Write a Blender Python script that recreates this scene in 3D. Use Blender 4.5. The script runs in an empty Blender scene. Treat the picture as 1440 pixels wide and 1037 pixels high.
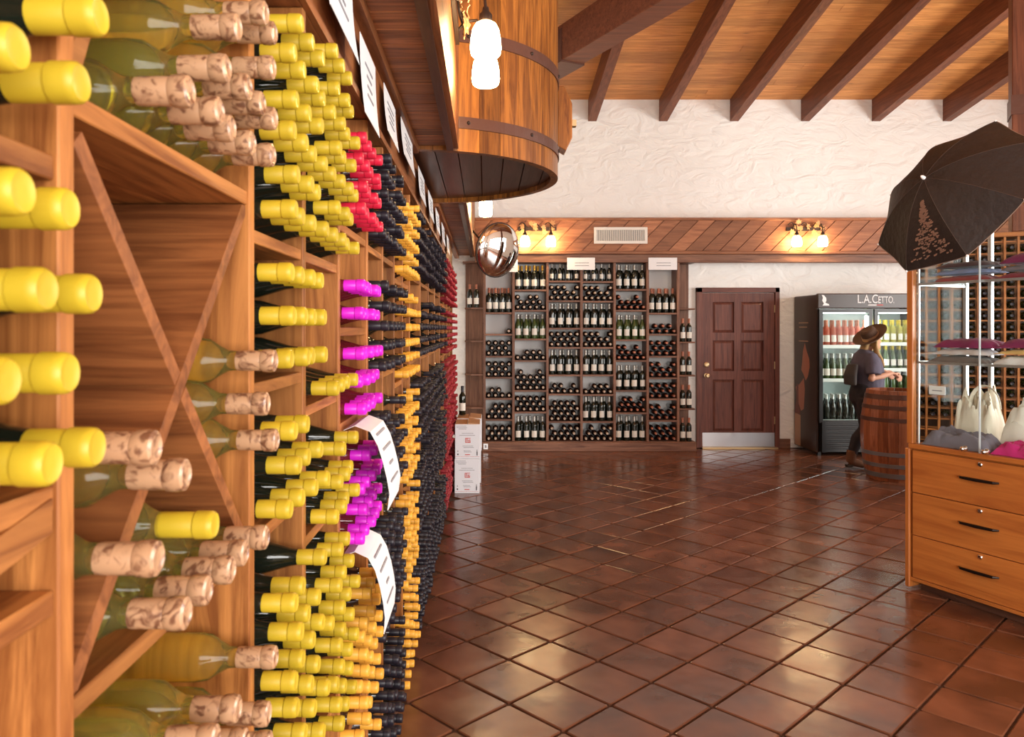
import bpy, bmesh, math, random
from mathutils import Vector, Matrix
random.seed(7)
PI = math.pi
scene = bpy.context.scene
COL = scene.collection

# ------------------------------------------------------------------ camera
F, CX, CY, H = 1066.0, 683.0, 462.0, 1.59       # focal length (px), principal point, eye height
cam_d = bpy.data.cameras.new('camera')
cam_d.sensor_width = 36.0
cam_d.lens = F / 1440 * 36
cam_d.shift_x = (720 - CX) / 1440
cam_d.shift_y = -(518.5 - CY) / 1440
cam_d.clip_start = 0.02
cam_d.dof.use_dof = True
cam_d.dof.focus_distance = 4.5
cam_d.dof.aperture_fstop = 9.0
cam = bpy.data.objects.new('camera', cam_d)
cam.location = (0, 0, H)
cam.rotation_euler = (PI / 2, 0, 0)
COL.objects.link(cam)
scene.camera = cam

# ------------------------------------------------------------------ light
vs = scene.view_settings
vs.view_transform = 'Standard'
vs.look = 'None'
vs.exposure = 0.2
vs.gamma = 1.0
vs.use_curve_mapping = False
world = bpy.data.worlds.new('daylight')
scene.world = world
world.use_nodes = True
bg = world.node_tree.nodes['Background']
bg.inputs[0].default_value = (1.0, 0.95, 0.88, 1)
bg.inputs[1].default_value = 0.9


def area_light(name, loc, rot, sx, sy, energy, color):
    d = bpy.data.lights.new(name, 'AREA')
    d.shape = 'RECTANGLE'
    d.size, d.size_y, d.energy, d.color = sx, sy, energy, color
    o = bpy.data.objects.new(name, d)
    o.location, o.rotation_euler = loc, rot
    COL.objects.link(o)
    return o


# daylight through the window openings in the wall behind the camera and in the right-hand wall
area_light('window_rear_offscreen', (2.8, -2.65, 1.7), (PI / 2, 0, 0), 5.0, 2.6, 360, (1.0, 0.97, 0.93))
area_light('window_right_offscreen', (8.05, 4.2, 1.9), (0, PI / 2, 0), 2.4, 6.0, 480, (1.0, 0.97, 0.93))

# ------------------------------------------------------------------ helpers


def px(x, y, Y):
    """pixel + depth -> world point"""
    return Vector(((x - CX) / F * Y, Y, H - (y - CY) / F * Y))


def new_mat(name):
    m = bpy.data.materials.new(name)
    m.use_nodes = True
    return m, m.node_tree.nodes, m.node_tree.links, m.node_tree.nodes['Principled BSDF']


def plain(name, col, rough=0.5, metal=0.0, coat=0.0, trans=0.0, ior=1.45, emit=None, strength=0, vary=0.0, bump=0.0, bscale=40):
    m, N, L, b = new_mat(name)
    b.inputs['Base Color'].default_value = (*col, 1)
    b.inputs['Roughness'].default_value = rough
    b.inputs['Metallic'].default_value = metal
    b.inputs['Coat Weight'].default_value = coat
    b.inputs['Transmission Weight'].default_value = trans
    b.inputs['IOR'].default_value = ior
    if emit:
        b.inputs['Emission Color'].default_value = (*emit, 1)
        b.inputs['Emission Strength'].default_value = strength
    if vary:
        oi = N.new('ShaderNodeObjectInfo')
        mr = N.new('ShaderNodeMapRange')
        mr.inputs['To Min'].default_value, mr.inputs['To Max'].default_value = 1 - vary, 1 + vary
        L.new(oi.outputs['Random'], mr.inputs['Value'])
        hs = N.new('ShaderNodeHueSaturation')
        hs.inputs['Color'].default_value = (*col, 1)
        L.new(mr.outputs[0], hs.inputs['Value'])
        L.new(hs.outputs[0], b.inputs['Base Color'])
    if bump:
        tc = N.new('ShaderNodeTexCoord')
        nz = N.new('ShaderNodeTexNoise')
        nz.inputs['Scale'].default_value = bscale
        nz.inputs['Detail'].default_value = 4
        L.new(tc.outputs['Object'], nz.inputs['Vector'])
        bp = N.new('ShaderNodeBump')
        bp.inputs['Strength'].default_value = bump
        bp.inputs['Distance'].default_value = 0.02
        L.new(nz.outputs['Fac'], bp.inputs['Height'])
        L.new(bp.outputs[0], b.inputs['Normal'])
    return m


def wood(name, c1, c2, axis='x', rough=0.45, coat=0.0, grain=1.0, vary=0.18, knots=0.0, spec=.3):
    m, N, L, b = new_mat(name + '_' + axis)
    tc = N.new('ShaderNodeTexCoord')
    oi = N.new('ShaderNodeObjectInfo')
    mp = N.new('ShaderNodeMapping')
    s = {'x': (1.1, 16, 16), 'y': (16, 1.1, 16), 'z': (16, 16, 1.1)}[axis]
    mp.inputs['Scale'].default_value = tuple(v * grain for v in s)
    mul = N.new('ShaderNodeMath')
    mul.operation = 'MULTIPLY'
    mul.inputs[1].default_value = 37.0
    L.new(oi.outputs['Random'], mul.inputs[0])
    L.new(mul.outputs[0], mp.inputs['Location'])
    L.new(tc.outputs['Object'], mp.inputs['Vector'])
    nz = N.new('ShaderNodeTexNoise')
    nz.inputs['Scale'].default_value = 1.6
    nz.inputs['Detail'].default_value = 7
    nz.inputs['Roughness'].default_value = 0.62
    nz.inputs['Distortion'].default_value = 1.2
    L.new(mp.outputs[0], nz.inputs['Vector'])
    cr = N.new('ShaderNodeValToRGB')
    cr.color_ramp.elements[0].position = 0.36
    cr.color_ramp.elements[0].color = (*c2, 1)
    cr.color_ramp.elements[1].position = 0.62
    cr.color_ramp.elements[1].color = (*c1, 1)
    L.new(nz.outputs['Fac'], cr.inputs[0])
    mr = N.new('ShaderNodeMapRange')
    mr.inputs['To Min'].default_value, mr.inputs['To Max'].default_value = 1 - vary, 1 + vary
    L.new(oi.outputs['Random'], mr.inputs['Value'])
    hs = N.new('ShaderNodeHueSaturation')
    L.new(cr.outputs[0], hs.inputs['Color'])
    L.new(mr.outputs[0], hs.inputs['Value'])
    out = hs.outputs[0]
    if knots:
        mk = N.new('ShaderNodeMapping')
        mk.inputs['Scale'].default_value = {'x': (1.2, 5, 5), 'y': (5, 1.2, 5), 'z': (5, 5, 1.2)}[axis]
        L.new(mul.outputs[0], mk.inputs['Location'])
        L.new(tc.outputs['Object'], mk.inputs['Vector'])
        vo = N.new('ShaderNodeTexVoronoi')
        vo.inputs['Scale'].default_value = 1.5
        L.new(mk.outputs[0], vo.inputs['Vector'])
        rk = N.new('ShaderNodeValToRGB')
        rk.color_ramp.elements[0].position, rk.color_ramp.elements[0].color = 0.02, (.25, .25, .25, 1)
        rk.color_ramp.elements[1].position, rk.color_ramp.elements[1].color = 0.10, (1, 1, 1, 1)
        L.new(vo.outputs['Distance'], rk.inputs[0])
        mx = N.new('ShaderNodeMix')
        mx.data_type = 'RGBA'
        mx.blend_type = 'MULTIPLY'
        mx.inputs['Factor'].default_value = knots
        L.new(out, mx.inputs['A'])
        L.new(rk.outputs[0], mx.inputs['B'])
        out = mx.outputs['Result']
    L.new(out, b.inputs['Base Color'])
    b.inputs['Roughness'].default_value = rough
    b.inputs['Coat Weight'].default_value = coat
    b.inputs['Coat Roughness'].default_value = 0.2
    b.inputs['Specular IOR Level'].default_value = spec
    bp = N.new('ShaderNodeBump')
    bp.inputs['Strength'].default_value = 0.25
    bp.inputs['Distance'].default_value = 0.004
    L.new(nz.outputs['Fac'], bp.inputs['Height'])
    L.new(bp.outputs[0], b.inputs['Normal'])
    return m


WOODS = {
    'rack': dict(c1=(.49, .195, .052), c2=(.21, .066, .016), vary=.22),
    'rackstain': dict(c1=(.36, .130, .042), c2=(.17, .054, .018), vary=.2),
    'soffit': dict(c1=(.34, .120, .040), c2=(.13, .042, .014), vary=.3, rough=.5),
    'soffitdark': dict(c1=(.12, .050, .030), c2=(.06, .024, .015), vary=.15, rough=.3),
    'barrel': dict(c1=(.38, .140, .026), c2=(.13, .040, .009), vary=.32, rough=.35, knots=.4),
    'beam': dict(c1=(.21, .070, .033), c2=(.115, .036, .018), vary=.12),
    'pine': dict(c1=(.72, .33, .10), c2=(.50, .19, .05), vary=.16, knots=.7),
    'shelf': dict(c1=(.27, .13, .080), c2=(.13, .056, .035), vary=.15),
    'frieze': dict(c1=(.40, .165, .080), c2=(.22, .082, .040), vary=.3),
    'door': dict(c1=(.185, .062, .042), c2=(.10, .032, .024), vary=.08, coat=.3),
    'cabinet': dict(c1=(.52, .175, .037), c2=(.36, .105, .022), vary=.06, coat=.3, grain=.5),
    'keg': dict(c1=(.36, .115, .045), c2=(.20, .055, .022), vary=.2, coat=.3),
}
_wc = {}


def W(kind, axis='x'):
    if (kind, axis) not in _wc:
        _wc[kind, axis] = wood('wood_' + kind, axis=axis, **WOODS[kind])
    return _wc[kind, axis]


class MB:
    def __init__(s):
        s.v, s.f, s.smooth = [], [], []

    def add(s, vs_, fs_, smooth=False):
        n = len(s.v)
        s.v += [tuple(p) for p in vs_]
        s.f += [tuple(i + n for i in f) for f in fs_]
        s.smooth += [smooth] * len(fs_)
        return s

    def box(s, x0, x1, y0, y1, z0, z1):
        return s.add([(x0, y0, z0), (x1, y0, z0), (x1, y1, z0), (x0, y1, z0), (x0, y0, z1), (x1, y0, z1), (x1, y1, z1), (x0, y1, z1)],
                     [(0, 3, 2, 1), (4, 5, 6, 7), (0, 1, 5, 4), (1, 2, 6, 5), (2, 3, 7, 6), (3, 0, 4, 7)])

    def prism(s, poly, ext):
        """poly: list of 3D points (one planar face), ext: extrusion vector"""
        n = len(poly)
        ext = Vector(ext)
        a = [Vector(p) for p in poly]
        fs_ = [tuple(range(n - 1, -1, -1)), tuple(range(n, 2 * n))]
        fs_ += [(i, (i + 1) % n, n + (i + 1) % n, n + i) for i in range(n)]
        return s.add(a + [p + ext for p in a], fs_)

    def lathe(s, prof, seg=16, M=None, smooth=True):
        vs_, fs_ = [], []
        M = M or Matrix()
        for r, z in prof:
            for k in range(seg):
                a = 2 * PI * k / seg
                vs_.append(M @ Vector((r * math.cos(a), r * math.sin(a), z)))
        for i in range(len(prof) - 1):
            for k in range(seg):
                k2 = (k + 1) % seg
                fs_.append((i * seg + k, i * seg + k2, (i + 1) * seg + k2, (i + 1) * seg + k))
        fs_.append(tuple(range(seg - 1, -1, -1)))
        fs_.append(tuple((len(prof) - 1) * seg + k for k in range(seg)))
        return s.add(vs_, fs_, smooth)

    def tube(s, pts, rad, seg=8, smooth=True):
        pts = [Vector(p) for p in pts]
        if not isinstance(rad, (list, tuple)):
            rad = [rad] * len(pts)
        vs_, fs_ = [], []
        t = (pts[1] - pts[0]).normalized()
        up = Vector((0, 0, 1)) if abs(t.z) < .9 else Vector((1, 0, 0))
        n = t.cross(up).normalized()
        for i, p in enumerate(pts):
            if i == 0:
                t = pts[1] - pts[0]
            elif i == len(pts) - 1:
                t = pts[-1] - pts[-2]
            else:
                t = (pts[i + 1] - pts[i - 1])
            t = t.normalized()
            n = (n - t * n.dot(t)).normalized()
            b = t.cross(n)
            r = rad[i]
            ra, rb = r if isinstance(r, (list, tuple)) else (r, r)
            for k in range(seg):
                a = 2 * PI * k / seg
                vs_.append(p + n * ra * math.cos(a) + b * rb * math.sin(a))
        for i in range(len(pts) - 1):
            for k in range(seg):
                k2 = (k + 1) % seg
                fs_.append((i * seg + k, i * seg + k2, (i + 1) * seg + k2, (i + 1) * seg + k))
        fs_.append(tuple(range(seg - 1, -1, -1)))
        fs_.append(tuple((len(pts) - 1) * seg + k for k in range(seg)))
        return s.add(vs_, fs_, smooth)

    def ball(s, c, r, seg=14, rings=9, M=None):
        rx, ry, rz = r if isinstance(r, (list, tuple)) else (r, r, r)
        c = Vector(c)
        M = M or Matrix()
        vs_, fs_ = [], []
        for i in range(rings + 1):
            th = PI * (i + .02) / (rings + .04)
            for k in range(seg):
                a = 2 * PI * k / seg
                vs_.append(c + M @ Vector((rx * math.sin(th) * math.cos(a), ry * math.sin(th) * math.sin(a), rz * math.cos(th))))
        for i in range(rings):
            for k in range(seg):
                k2 = (k + 1) % seg
                fs_.append((i * seg + k, (i + 1) * seg + k, (i + 1) * seg + k2, i * seg + k2))
        fs_.append(tuple(range(seg)))
        fs_.append(tuple(rings * seg + k for k in range(seg - 1, -1, -1)))
        return s.add(vs_, fs_, True)

    def mesh(s, name, mat, off=(0, 0, 0), bevel=0.0):
        o = Vector(off)
        me = bpy.data.meshes.new(name)
        me.from_pydata([tuple(Vector(p) - o) for p in s.v], [], s.f)
        bm = bmesh.new()
        bm.from_mesh(me)
        for i, f in enumerate(bm.faces):
            f.smooth = s.smooth[i]
        bmesh.ops.recalc_face_normals(bm, faces=bm.faces[:])
        if bevel:
            bmesh.ops.bevel(bm, geom=bm.edges[:], offset=bevel, segments=1, affect='EDGES')
        bm.to_mesh(me)
        bm.free()
        if any(s.smooth):
            me.set_sharp_from_angle(angle=math.radians(38))
        me.materials.append(mat)
        return me

    def build(s, name, mat, parent=None, bevel=0.0, world=True):
        off = Vector((0, 0, 0))
        p = parent
        while world and p is not None:
            off += p.location
            p = p.parent
        o = bpy.data.objects.new(name, s.mesh(name, mat, off, bevel))
        COL.objects.link(o)
        o.parent = parent
        return o


def tag(o, label=None, cat=None, group=None, kind=None):
    if label: o['label'] = label
    if cat: o['category'] = cat
    if group: o['group'] = group
    if kind: o['kind'] = kind
    return o


def thing(name, label, cat, loc=(0, 0, 0), rotz=0.0, group=None):
    o = bpy.data.objects.new(name, None)
    o.empty_display_size = .05
    o.location, o.rotation_euler = loc, (0, 0, rotz)
    COL.objects.link(o)
    return tag(o, label, cat, group)


def struct(name, loc=(0, 0, 0)):
    o = bpy.data.objects.new(name, None)
    o.location = loc
    COL.objects.link(o)
    return tag(o, kind='structure')


def inst(name, me, parent=None, loc=(0, 0, 0), rot=(0, 0, 0), scale=(1, 1, 1)):
    o = bpy.data.objects.new(name, me)
    o.location, o.rotation_euler, o.scale = loc, rot, scale
    COL.objects.link(o)
    o.parent = parent
    return o


def bx(*a):
    return MB().box(*a)


# ------------------------------------------------------------------ plain materials
def stucco_mat():
    m, N, L, b = new_mat('white_stucco')
    tc = N.new('ShaderNodeTexCoord')
    mp = N.new('ShaderNodeMapping')
    mp.inputs['Scale'].default_value = (2.2, 2.2, 4.0)
    mp.inputs['Rotation'].default_value = (0, .35, 0)
    L.new(tc.outputs['Object'], mp.inputs['Vector'])
    nz = N.new('ShaderNodeTexNoise')
    nz.inputs['Scale'].default_value = 1.4
    nz.inputs['Detail'].default_value = 5
    nz.inputs['Roughness'].default_value = .5
    nz.inputs['Distortion'].default_value = 1.6
    L.new(mp.outputs[0], nz.inputs['Vector'])
    b.inputs['Base Color'].default_value = (.92, .91, .88, 1)
    b.inputs['Roughness'].default_value = .8
    bp = N.new('ShaderNodeBump')
    bp.inputs['Strength'].default_value = .45
    bp.inputs['Distance'].default_value = .10
    L.new(nz.outputs['Fac'], bp.inputs['Height'])
    L.new(bp.outputs[0], b.inputs['Normal'])
    return m


def tile_mat():
    m, N, L, b = new_mat('glazed_terracotta')
    tc = N.new('ShaderNodeTexCoord')
    oi = N.new('ShaderNodeObjectInfo')
    mul = N.new('ShaderNodeVectorMath')
    mul.operation = 'SCALE'
    mul.inputs[0].default_value = (31, 17, 5)
    L.new(oi.outputs['Random'], mul.inputs['Scale'])
    ad = N.new('ShaderNodeVectorMath')
    L.new(tc.outputs['Object'], ad.inputs[0])
    L.new(mul.outputs[0], ad.inputs[1])
    nz = N.new('ShaderNodeTexNoise')
    nz.inputs['Scale'].default_value = 4.0
    nz.inputs['Detail'].default_value = 2.5
    nz.inputs['Distortion'].default_value = .25
    L.new(ad.outputs[0], nz.inputs['Vector'])
    cr = N.new('ShaderNodeValToRGB')
    cr.color_ramp.elements[0].position, cr.color_ramp.elements[0].color = .3, (.095, .037, .021, 1)
    cr.color_ramp.elements[1].position, cr.color_ramp.elements[1].color = .7, (.205, .078, .042, 1)
    L.new(nz.outputs['Fac'], cr.inputs[0])
    mr = N.new('ShaderNodeMapRange')
    mr.inputs['To Min'].default_value, mr.inputs['To Max'].default_value = .82, 1.18
    L.new(oi.outputs['Random'], mr.inputs['Value'])
    hs = N.new('ShaderNodeHueSaturation')
    L.new(cr.outputs[0], hs.inputs['Color'])
    L.new(mr.outputs[0], hs.inputs['Value'])
    L.new(hs.outputs[0], b.inputs['Base Color'])
    rr = N.new('ShaderNodeMapRange')
    rr.inputs['To Min'].default_value, rr.inputs['To Max'].default_value = .13, .30
    L.new(nz.outputs['Fac'], rr.inputs['Value'])
    L.new(rr.outputs[0], b.inputs['Roughness'])
    b.inputs['IOR'].default_value = 1.6
    n2 = N.new('ShaderNodeTexNoise')
    n2.inputs['Scale'].default_value = 7
    n2.inputs['Detail'].default_value = 2
    L.new(ad.outputs[0], n2.inputs['Vector'])
    bp = N.new('ShaderNodeBump')
    bp.inputs['Strength'].default_value = .22
    bp.inputs['Distance'].default_value = .012
    L.new(n2.outputs['Fac'], bp.inputs['Height'])
    L.new(bp.outputs[0], b.inputs['Normal'])
    return m


def marbled(name, c1, c2, rough=.4):
    m, N, L, b = new_mat(name)
    tc = N.new('ShaderNodeTexCoord')
    oi = N.new('ShaderNodeObjectInfo')
    ad = N.new('ShaderNodeVectorMath')
    L.new(tc.outputs['Object'], ad.inputs[0])
    L.new(oi.outputs['Random'], ad.inputs[1])
    nz = N.new('ShaderNodeTexNoise')
    nz.inputs['Scale'].default_value = 55
    nz.inputs['Detail'].default_value = 3
    nz.inputs['Distortion'].default_value = 1.5
    L.new(ad.outputs[0], nz.inputs['Vector'])
    cr = N.new('ShaderNodeValToRGB')
    cr.color_ramp.elements[0].position, cr.color_ramp.elements[0].color = .36, (*c2, 1)
    cr.color_ramp.elements[1].position, cr.color_ramp.elements[1].color = .52, (*c1, 1)
    L.new(nz.outputs['Fac'], cr.inputs[0])
    L.new(cr.outputs[0], b.inputs['Base Color'])
    b.inputs['Roughness'].default_value = rough
    b.inputs['Coat Weight'].default_value = .4
    return m


def pane_mat():
    m = bpy.data.materials.new('clear_pane')
    m.use_nodes = True
    N, L = m.node_tree.nodes, m.node_tree.links
    N.remove(N['Principled BSDF'])
    tr = N.new('ShaderNodeBsdfTransparent')
    tr.inputs[0].default_value = (.94, .97, .96, 1)
    gl = N.new('ShaderNodeBsdfGlossy')
    gl.inputs['Roughness'].default_value = .02
    lw = N.new('ShaderNodeLayerWeight')
    lw.inputs['Blend'].default_value = .5
    pw = N.new('ShaderNodeMath')
    pw.operation = 'POWER'
    pw.inputs[1].default_value = 5.0
    L.new(lw.outputs['Facing'], pw.inputs[0])
    fr = N.new('ShaderNodeMath')
    fr.operation = 'MULTIPLY_ADD'
    fr.inputs[1].default_value, fr.inputs[2].default_value = .35, .004
    L.new(pw.outputs[0], fr.inputs[0])
    mx = N.new('ShaderNodeMixShader')
    L.new(fr.outputs[0], mx.inputs[0])
    L.new(tr.outputs[0], mx.inputs[1])
    L.new(gl.outputs[0], mx.inputs[2])
    L.new(mx.outputs[0], N['Material Output'].inputs[0])
    return m


STUCCO, TILE, PANE = stucco_mat(), tile_mat(), pane_mat()
GROUT = plain('dark_grout', (.075, .038, .026), .85, bump=.3)
IRON = plain('wrought_iron', (.045, .030, .026), .5, metal=.6)
HOOP = plain('hoop_iron_brown', (.11, .045, .03), .45, metal=.3, bump=.2, bscale=15)
GALV = plain('galvanised_hoop', (.32, .33, .36), .42, metal=.8, bump=.2, bscale=20)
STEEL = plain('brushed_steel', (.72, .74, .78), .28, metal=1.0, bump=.12, bscale=8)
ALU = plain('aluminium_profile', (.70, .70, .72), .35, metal=.8)
CHROME = plain('chrome', (.8, .8, .8), .12, metal=1.0)
BRASS = plain('worn_brass', (.62, .45, .25), .35, metal=.9)
MIRROR = plain('convex_mirror', (.88, .87, .85), .02, metal=1.0)
PAPER = plain('white_paper', (.86, .86, .88), .6)
INK = plain('grey_print', (.30, .30, .33), .7)
REDINK = plain('red_print', (.60, .10, .09), .7)
BLACKINK = plain('black_print', (.03, .025, .04), .6)
KRAFT = plain('brown_cardboard', (.50, .27, .14), .8, bump=.1)
BOXW = plain('white_printed_carton', (.80, .82, .88), .55)
VENTW = plain('white_enamel_grille', (.80, .76, .70), .4)
VENTD = plain('vent_damper_metal', (.40, .38, .36), .6)
SHADE = plain('lit_glass_shade', (1, .93, .8), .4, emit=(1, .70, .34), strength=60)
LEAF = plain('painted_metal_leaf', (.62, .33, .15), .5)
BLACKP = plain('black_fridge_enamel', (.010, .009, .009), .3)
BROWNP = plain('dark_brown_fridge_panel', (.038, .020, .014), .3)
FRW = plain('fridge_liner_white', (.80, .86, .84), .4)
TUBE = plain('fridge_lamp', (1, 1, 1), .4, emit=(.90, 1.0, .97), strength=16)
WHITEP = plain('white_lettering', (.85, .85, .85), .5)
UMB = plain('black_umbrella_cloth', (.022, .014, .012), .62, bump=.4, bscale=26)
UMB.node_tree.nodes['Principled BSDF'].inputs['Specular IOR Level'].default_value = .35
LACE = plain('pale_floral_print', (.22, .125, .09), .7)

# capsules and glass
CAP = {
    'yellow': plain('yellow_capsule', (.56, .40, .024), .42, vary=.07),
    'clay': marbled('marbled_beige_capsule', (.52, .30, .165), (.19, .08, .04)),
    'pink': plain('crimson_capsule', (.70, .020, .060), .35, vary=.1),
    'magenta': plain('magenta_capsule', (.72, .02, .66), .33, vary=.1),
    'orange': plain('orange_capsule', (.84, .43, .055), .4, vary=.08),
    'black': plain('black_capsule', (.017, .014, .022), .4, vary=.2),
    'red': plain('dark_red_capsule', (.27, .018, .028), .45, vary=.3),
    'beige': plain('beige_capsule', (.55, .43, .33), .4, vary=.15),
    'rust': plain('rust_capsule', (.42, .15, .085), .4, vary=.2),
    'gold': plain('gold_foil', (.78, .46, .08), .35, metal=.6),
    'silver': plain('silver_foil', (.45, .45, .42), .35, metal=.5),
}
GLASS = {
    'dark': plain('dark_green_glass', (.010, .013, .008), .07, coat=.5),
    'brown': plain('dark_brown_glass', (.022, .010, .008), .07, coat=.5),
    'green': plain('mid_green_glass', (.045, .075, .018), .07, coat=.5),
    'olive': plain('clear_olive_glass', (.95, .90, .32), .03, trans=.95, ior=1.33),
    'rose': plain('rose_wine_glass', (.16, .012, .022), .07, coat=.5),
    'pinkclear': plain('pale_pink_glass', (.80, .25, .16), .06, trans=.55, ior=1.2),
    'whiteclear': plain('pale_yellow_glass', (.72, .66, .16), .06, trans=.55, ior=1.2),
}

# ------------------------------------------------------------------ bottles
BURG = [(.020, .004), (.034, 0), (.0355, .005), (.0355, .150), (.0335, .176), (.0255, .204), (.0180, .230), (.0150, .250), (.0145, .298)]
BORD = [(.020, .004), (.034, 0), (.0355, .005), (.0355, .186), (.0335, .203), (.0225, .220), (.0160, .233), (.0145, .250), (.0145, .298)]
CAPP = [(.0152, .236), (.0155, .240), (.0155, .2770), (.0151, .2778), (.0151, .2790), (.0168, .2806), (.0168, .2945), (.0162, .2998), (.0140, .3025), (.010, .3012), (.004, .3012)]
CAPL = [(.0152, .246), (.0158, .250), (.0160, .281), (.0155, .283), (.0174, .2855), (.0180, .296), (.0168, .3025), (.0130, .3045), (.010, .3025), (.004, .3025)]
LABP = [(.0366, .045), (.0368, .046), (.0368, .125), (.0366, .126)]
_bm = {}


def bottle_meshes(shape, glass, cap, seg):
    k = (shape, glass, cap, seg)
    if k not in _bm:
        g = MB().lathe(BURG if shape == 'burg' else BORD, seg).mesh('glass', GLASS[glass])
        c = MB().lathe(CAPL if cap == 'clay' else CAPP, seg).mesh('capsule', CAP[cap])
        _bm[k] = g, c
    return _bm[k]


def label_mesh(seg=16):
    k = ('label', seg)
    if k not in _bm:
        m = MB()
        vs_, fs_ = [], []
        for z in (.045, .125):
            for j in range(9):
                a = -PI / 2 + (j - 4) * .26
                vs_.append((.0372 * math.cos(a), .0372 * math.sin(a), z))
        for z in (.045, .125):
            for j in range(9):
                a = -PI / 2 + (j - 4) * .26
                vs_.append((.0362 * math.cos(a), .0362 * math.sin(a), z))
        for j in range(8):
            fs_.append((j, j + 1, 10 + j, 9 + j))
            fs_.append((18 + j, 27 + j, 28 + j, 19 + j))
            fs_.append((9 + j, 10 + j, 28 + j, 27 + j))
        m.add(vs_, fs_, True)
        _bm[k] = m.mesh('label', plain('bottle_label_paper', (.80, .77, .70), .6, vary=.08))
    return _bm[k]


COUNT = {}
ORD = ['first', 'second', 'third', 'fourth', 'fifth', 'sixth', 'seventh', 'eighth', 'ninth', 'tenth', 'eleventh', 'twelfth', 'thirteenth']


def bottle(shape, glass, cap, loc, rot, label, group, seg=14, paper=False, scale=1.0, name='wine_bottle'):
    g, c = bottle_meshes(shape, glass, cap, seg)
    o = inst(name, g, None, loc, rot, (scale,) * 3)
    tag(o, label, 'bottle', group)
    inst('capsule', c, o)
    if paper:
        inst('paper_label', label_mesh(), o)
    COUNT[group] = COUNT.get(group, 0) + 1
    return o


def stuff_bottles(items, shape, glass, cap, name, label, rot):
    """items beyond the nearest 300: glass in one mesh, with its capsules as a child"""
    out = []
    R = Matrix.Rotation(rot[1], 4, 'Y') @ Matrix.Rotation(rot[0], 4, 'X')
    for prof, mat, nm in (([BURG, BORD][shape != 'burg'], GLASS[glass], name), (CAPP, CAP[cap], 'capsules')):
        m = MB()
        for p in items:
            m.lathe(prof, 8, Matrix.Translation(p) @ R)
        o = m.build(nm, mat, out[0] if out else None)
        out.append(o)
        o['kind'] = 'stuff'
    tag(out[0], label, 'bottles')


# ================================================================== STRUCTURE
YB = 10.1            # back wall plane
XR = -0.375          # front plane of the wine racks on the left
# floor: grout bed + tiles laid on the diagonal
floor = bx(-.9, 8.2, -2.6, YB + .2, -.06, -.010).build('floor', GROUT)
tag(floor, kind='structure')
ta, tb = Vector((.7254, .6884)), Vector((-.6884, .7254))
P = .302
tm = MB()
h, c = P / 2 - .0055, .006
lo = [(-h, -h), (h, -h), (h, h), (-h, h)]
cc = .012
top = []
for (x, y) in lo:
    top.append((x, y))


def tile_poly(hh):
    q = .007
    return [(-hh + q, -hh), (hh - q, -hh), (hh, -hh + q), (hh, hh - q), (hh - q, hh), (-hh + q, hh), (-hh, hh - q), (-hh, -hh + q)]


pb, pt = tile_poly(h), tile_poly(h - .005)
tv = [(x, y, -.02) for x, y in pb] + [(x, y, -.0028) for x, y in pb] + [(x, y, 0) for x, y in pt]
tf = [tuple(range(16, 24))]
for r_ in (0, 8):
    tf += [(r_ + i, r_ + (i + 1) % 8, r_ + 8 + (i + 1) % 8, r_ + 8 + i) for i in range(8)]
tile_me = MB().add(tv, tf).mesh('floor_tile', TILE)
tile_rot = math.atan2(ta.y, ta.x)
spots = []
base = Vector((.3174, 3.417)) + (ta + tb) * (P / 2)
for i in range(-30, 40):
    for j in range(-30, 40):
        p = base + ta * (i * P) + tb * (j * P)
        if not (-.42 < p.x < 7.9 and -1.5 < p.y < 10.0):
            continue
        vis = p.y > 2.75 and p.x / p.y < .74 and not (p.x > 2.75 and p.y < 5.2)
        if p.x < -.25 and p.y < 2.8:
            continue
        spots.append((0 if vis else 1, p.y, p))
spots.sort(key=lambda s: s[:2])
rest = MB()
for n, (v_, d_, p) in enumerate(spots):
    tilt = (random.gauss(0, .0016), random.gauss(0, .0016), tile_rot + random.gauss(0, .003))
    z = random.uniform(-.0012, .0012)
    if n < 300 and v_ == 0:
        inst('floor_tile', tile_me, floor, (p.x, p.y, z), tilt)
    else:
        M = Matrix.Translation((p.x, p.y, z)) @ Matrix.Rotation(tile_rot, 4, 'Z')
        rest.add([M @ Vector(q) for q in tv], tf)
o = rest.build('floor_tiles_beyond', TILE, floor)
o['kind'] = 'stuff'

# walls
tag(bx(-.9, 8.2, YB, YB + .2, 0, 5.2).build('wall_back', STUCCO), kind='structure')
tag(bx(-.9, -.69, -2.6, YB, 0, 2.55).build('wall_left', STUCCO), kind='structure')
tag(bx(-.9, -.425, -2.6, YB, 2.56, 6.6).build('wall_left_upper', STUCCO), kind='structure')
rw = MB()                                            # right wall with a wide window band
rw.box(8.0, 8.2, -2.6, YB, 0, .7).box(8.0, 8.2, -2.6, YB, 3.1, 6.6).box(8.0, 8.2, -2.6, 1.2, .7, 3.1).box(8.0, 8.2, 7.2, YB, .7, 3.1)
tag(rw.build('wall_right', STUCCO), kind='structure')
rw = MB()
rw.box(-.9, 8.2, -2.8, -2.6, 3.0, 6.9).box(-.9, .3, -2.8, -2.6, 0, 3.0).box(5.3, 8.2, -2.8, -2.6, 0, 3.0).box(.3, 5.3, -2.8, -2.6, 0, .4)
tag(rw.build('wall_rear', STUCCO), kind='structure')

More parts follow.
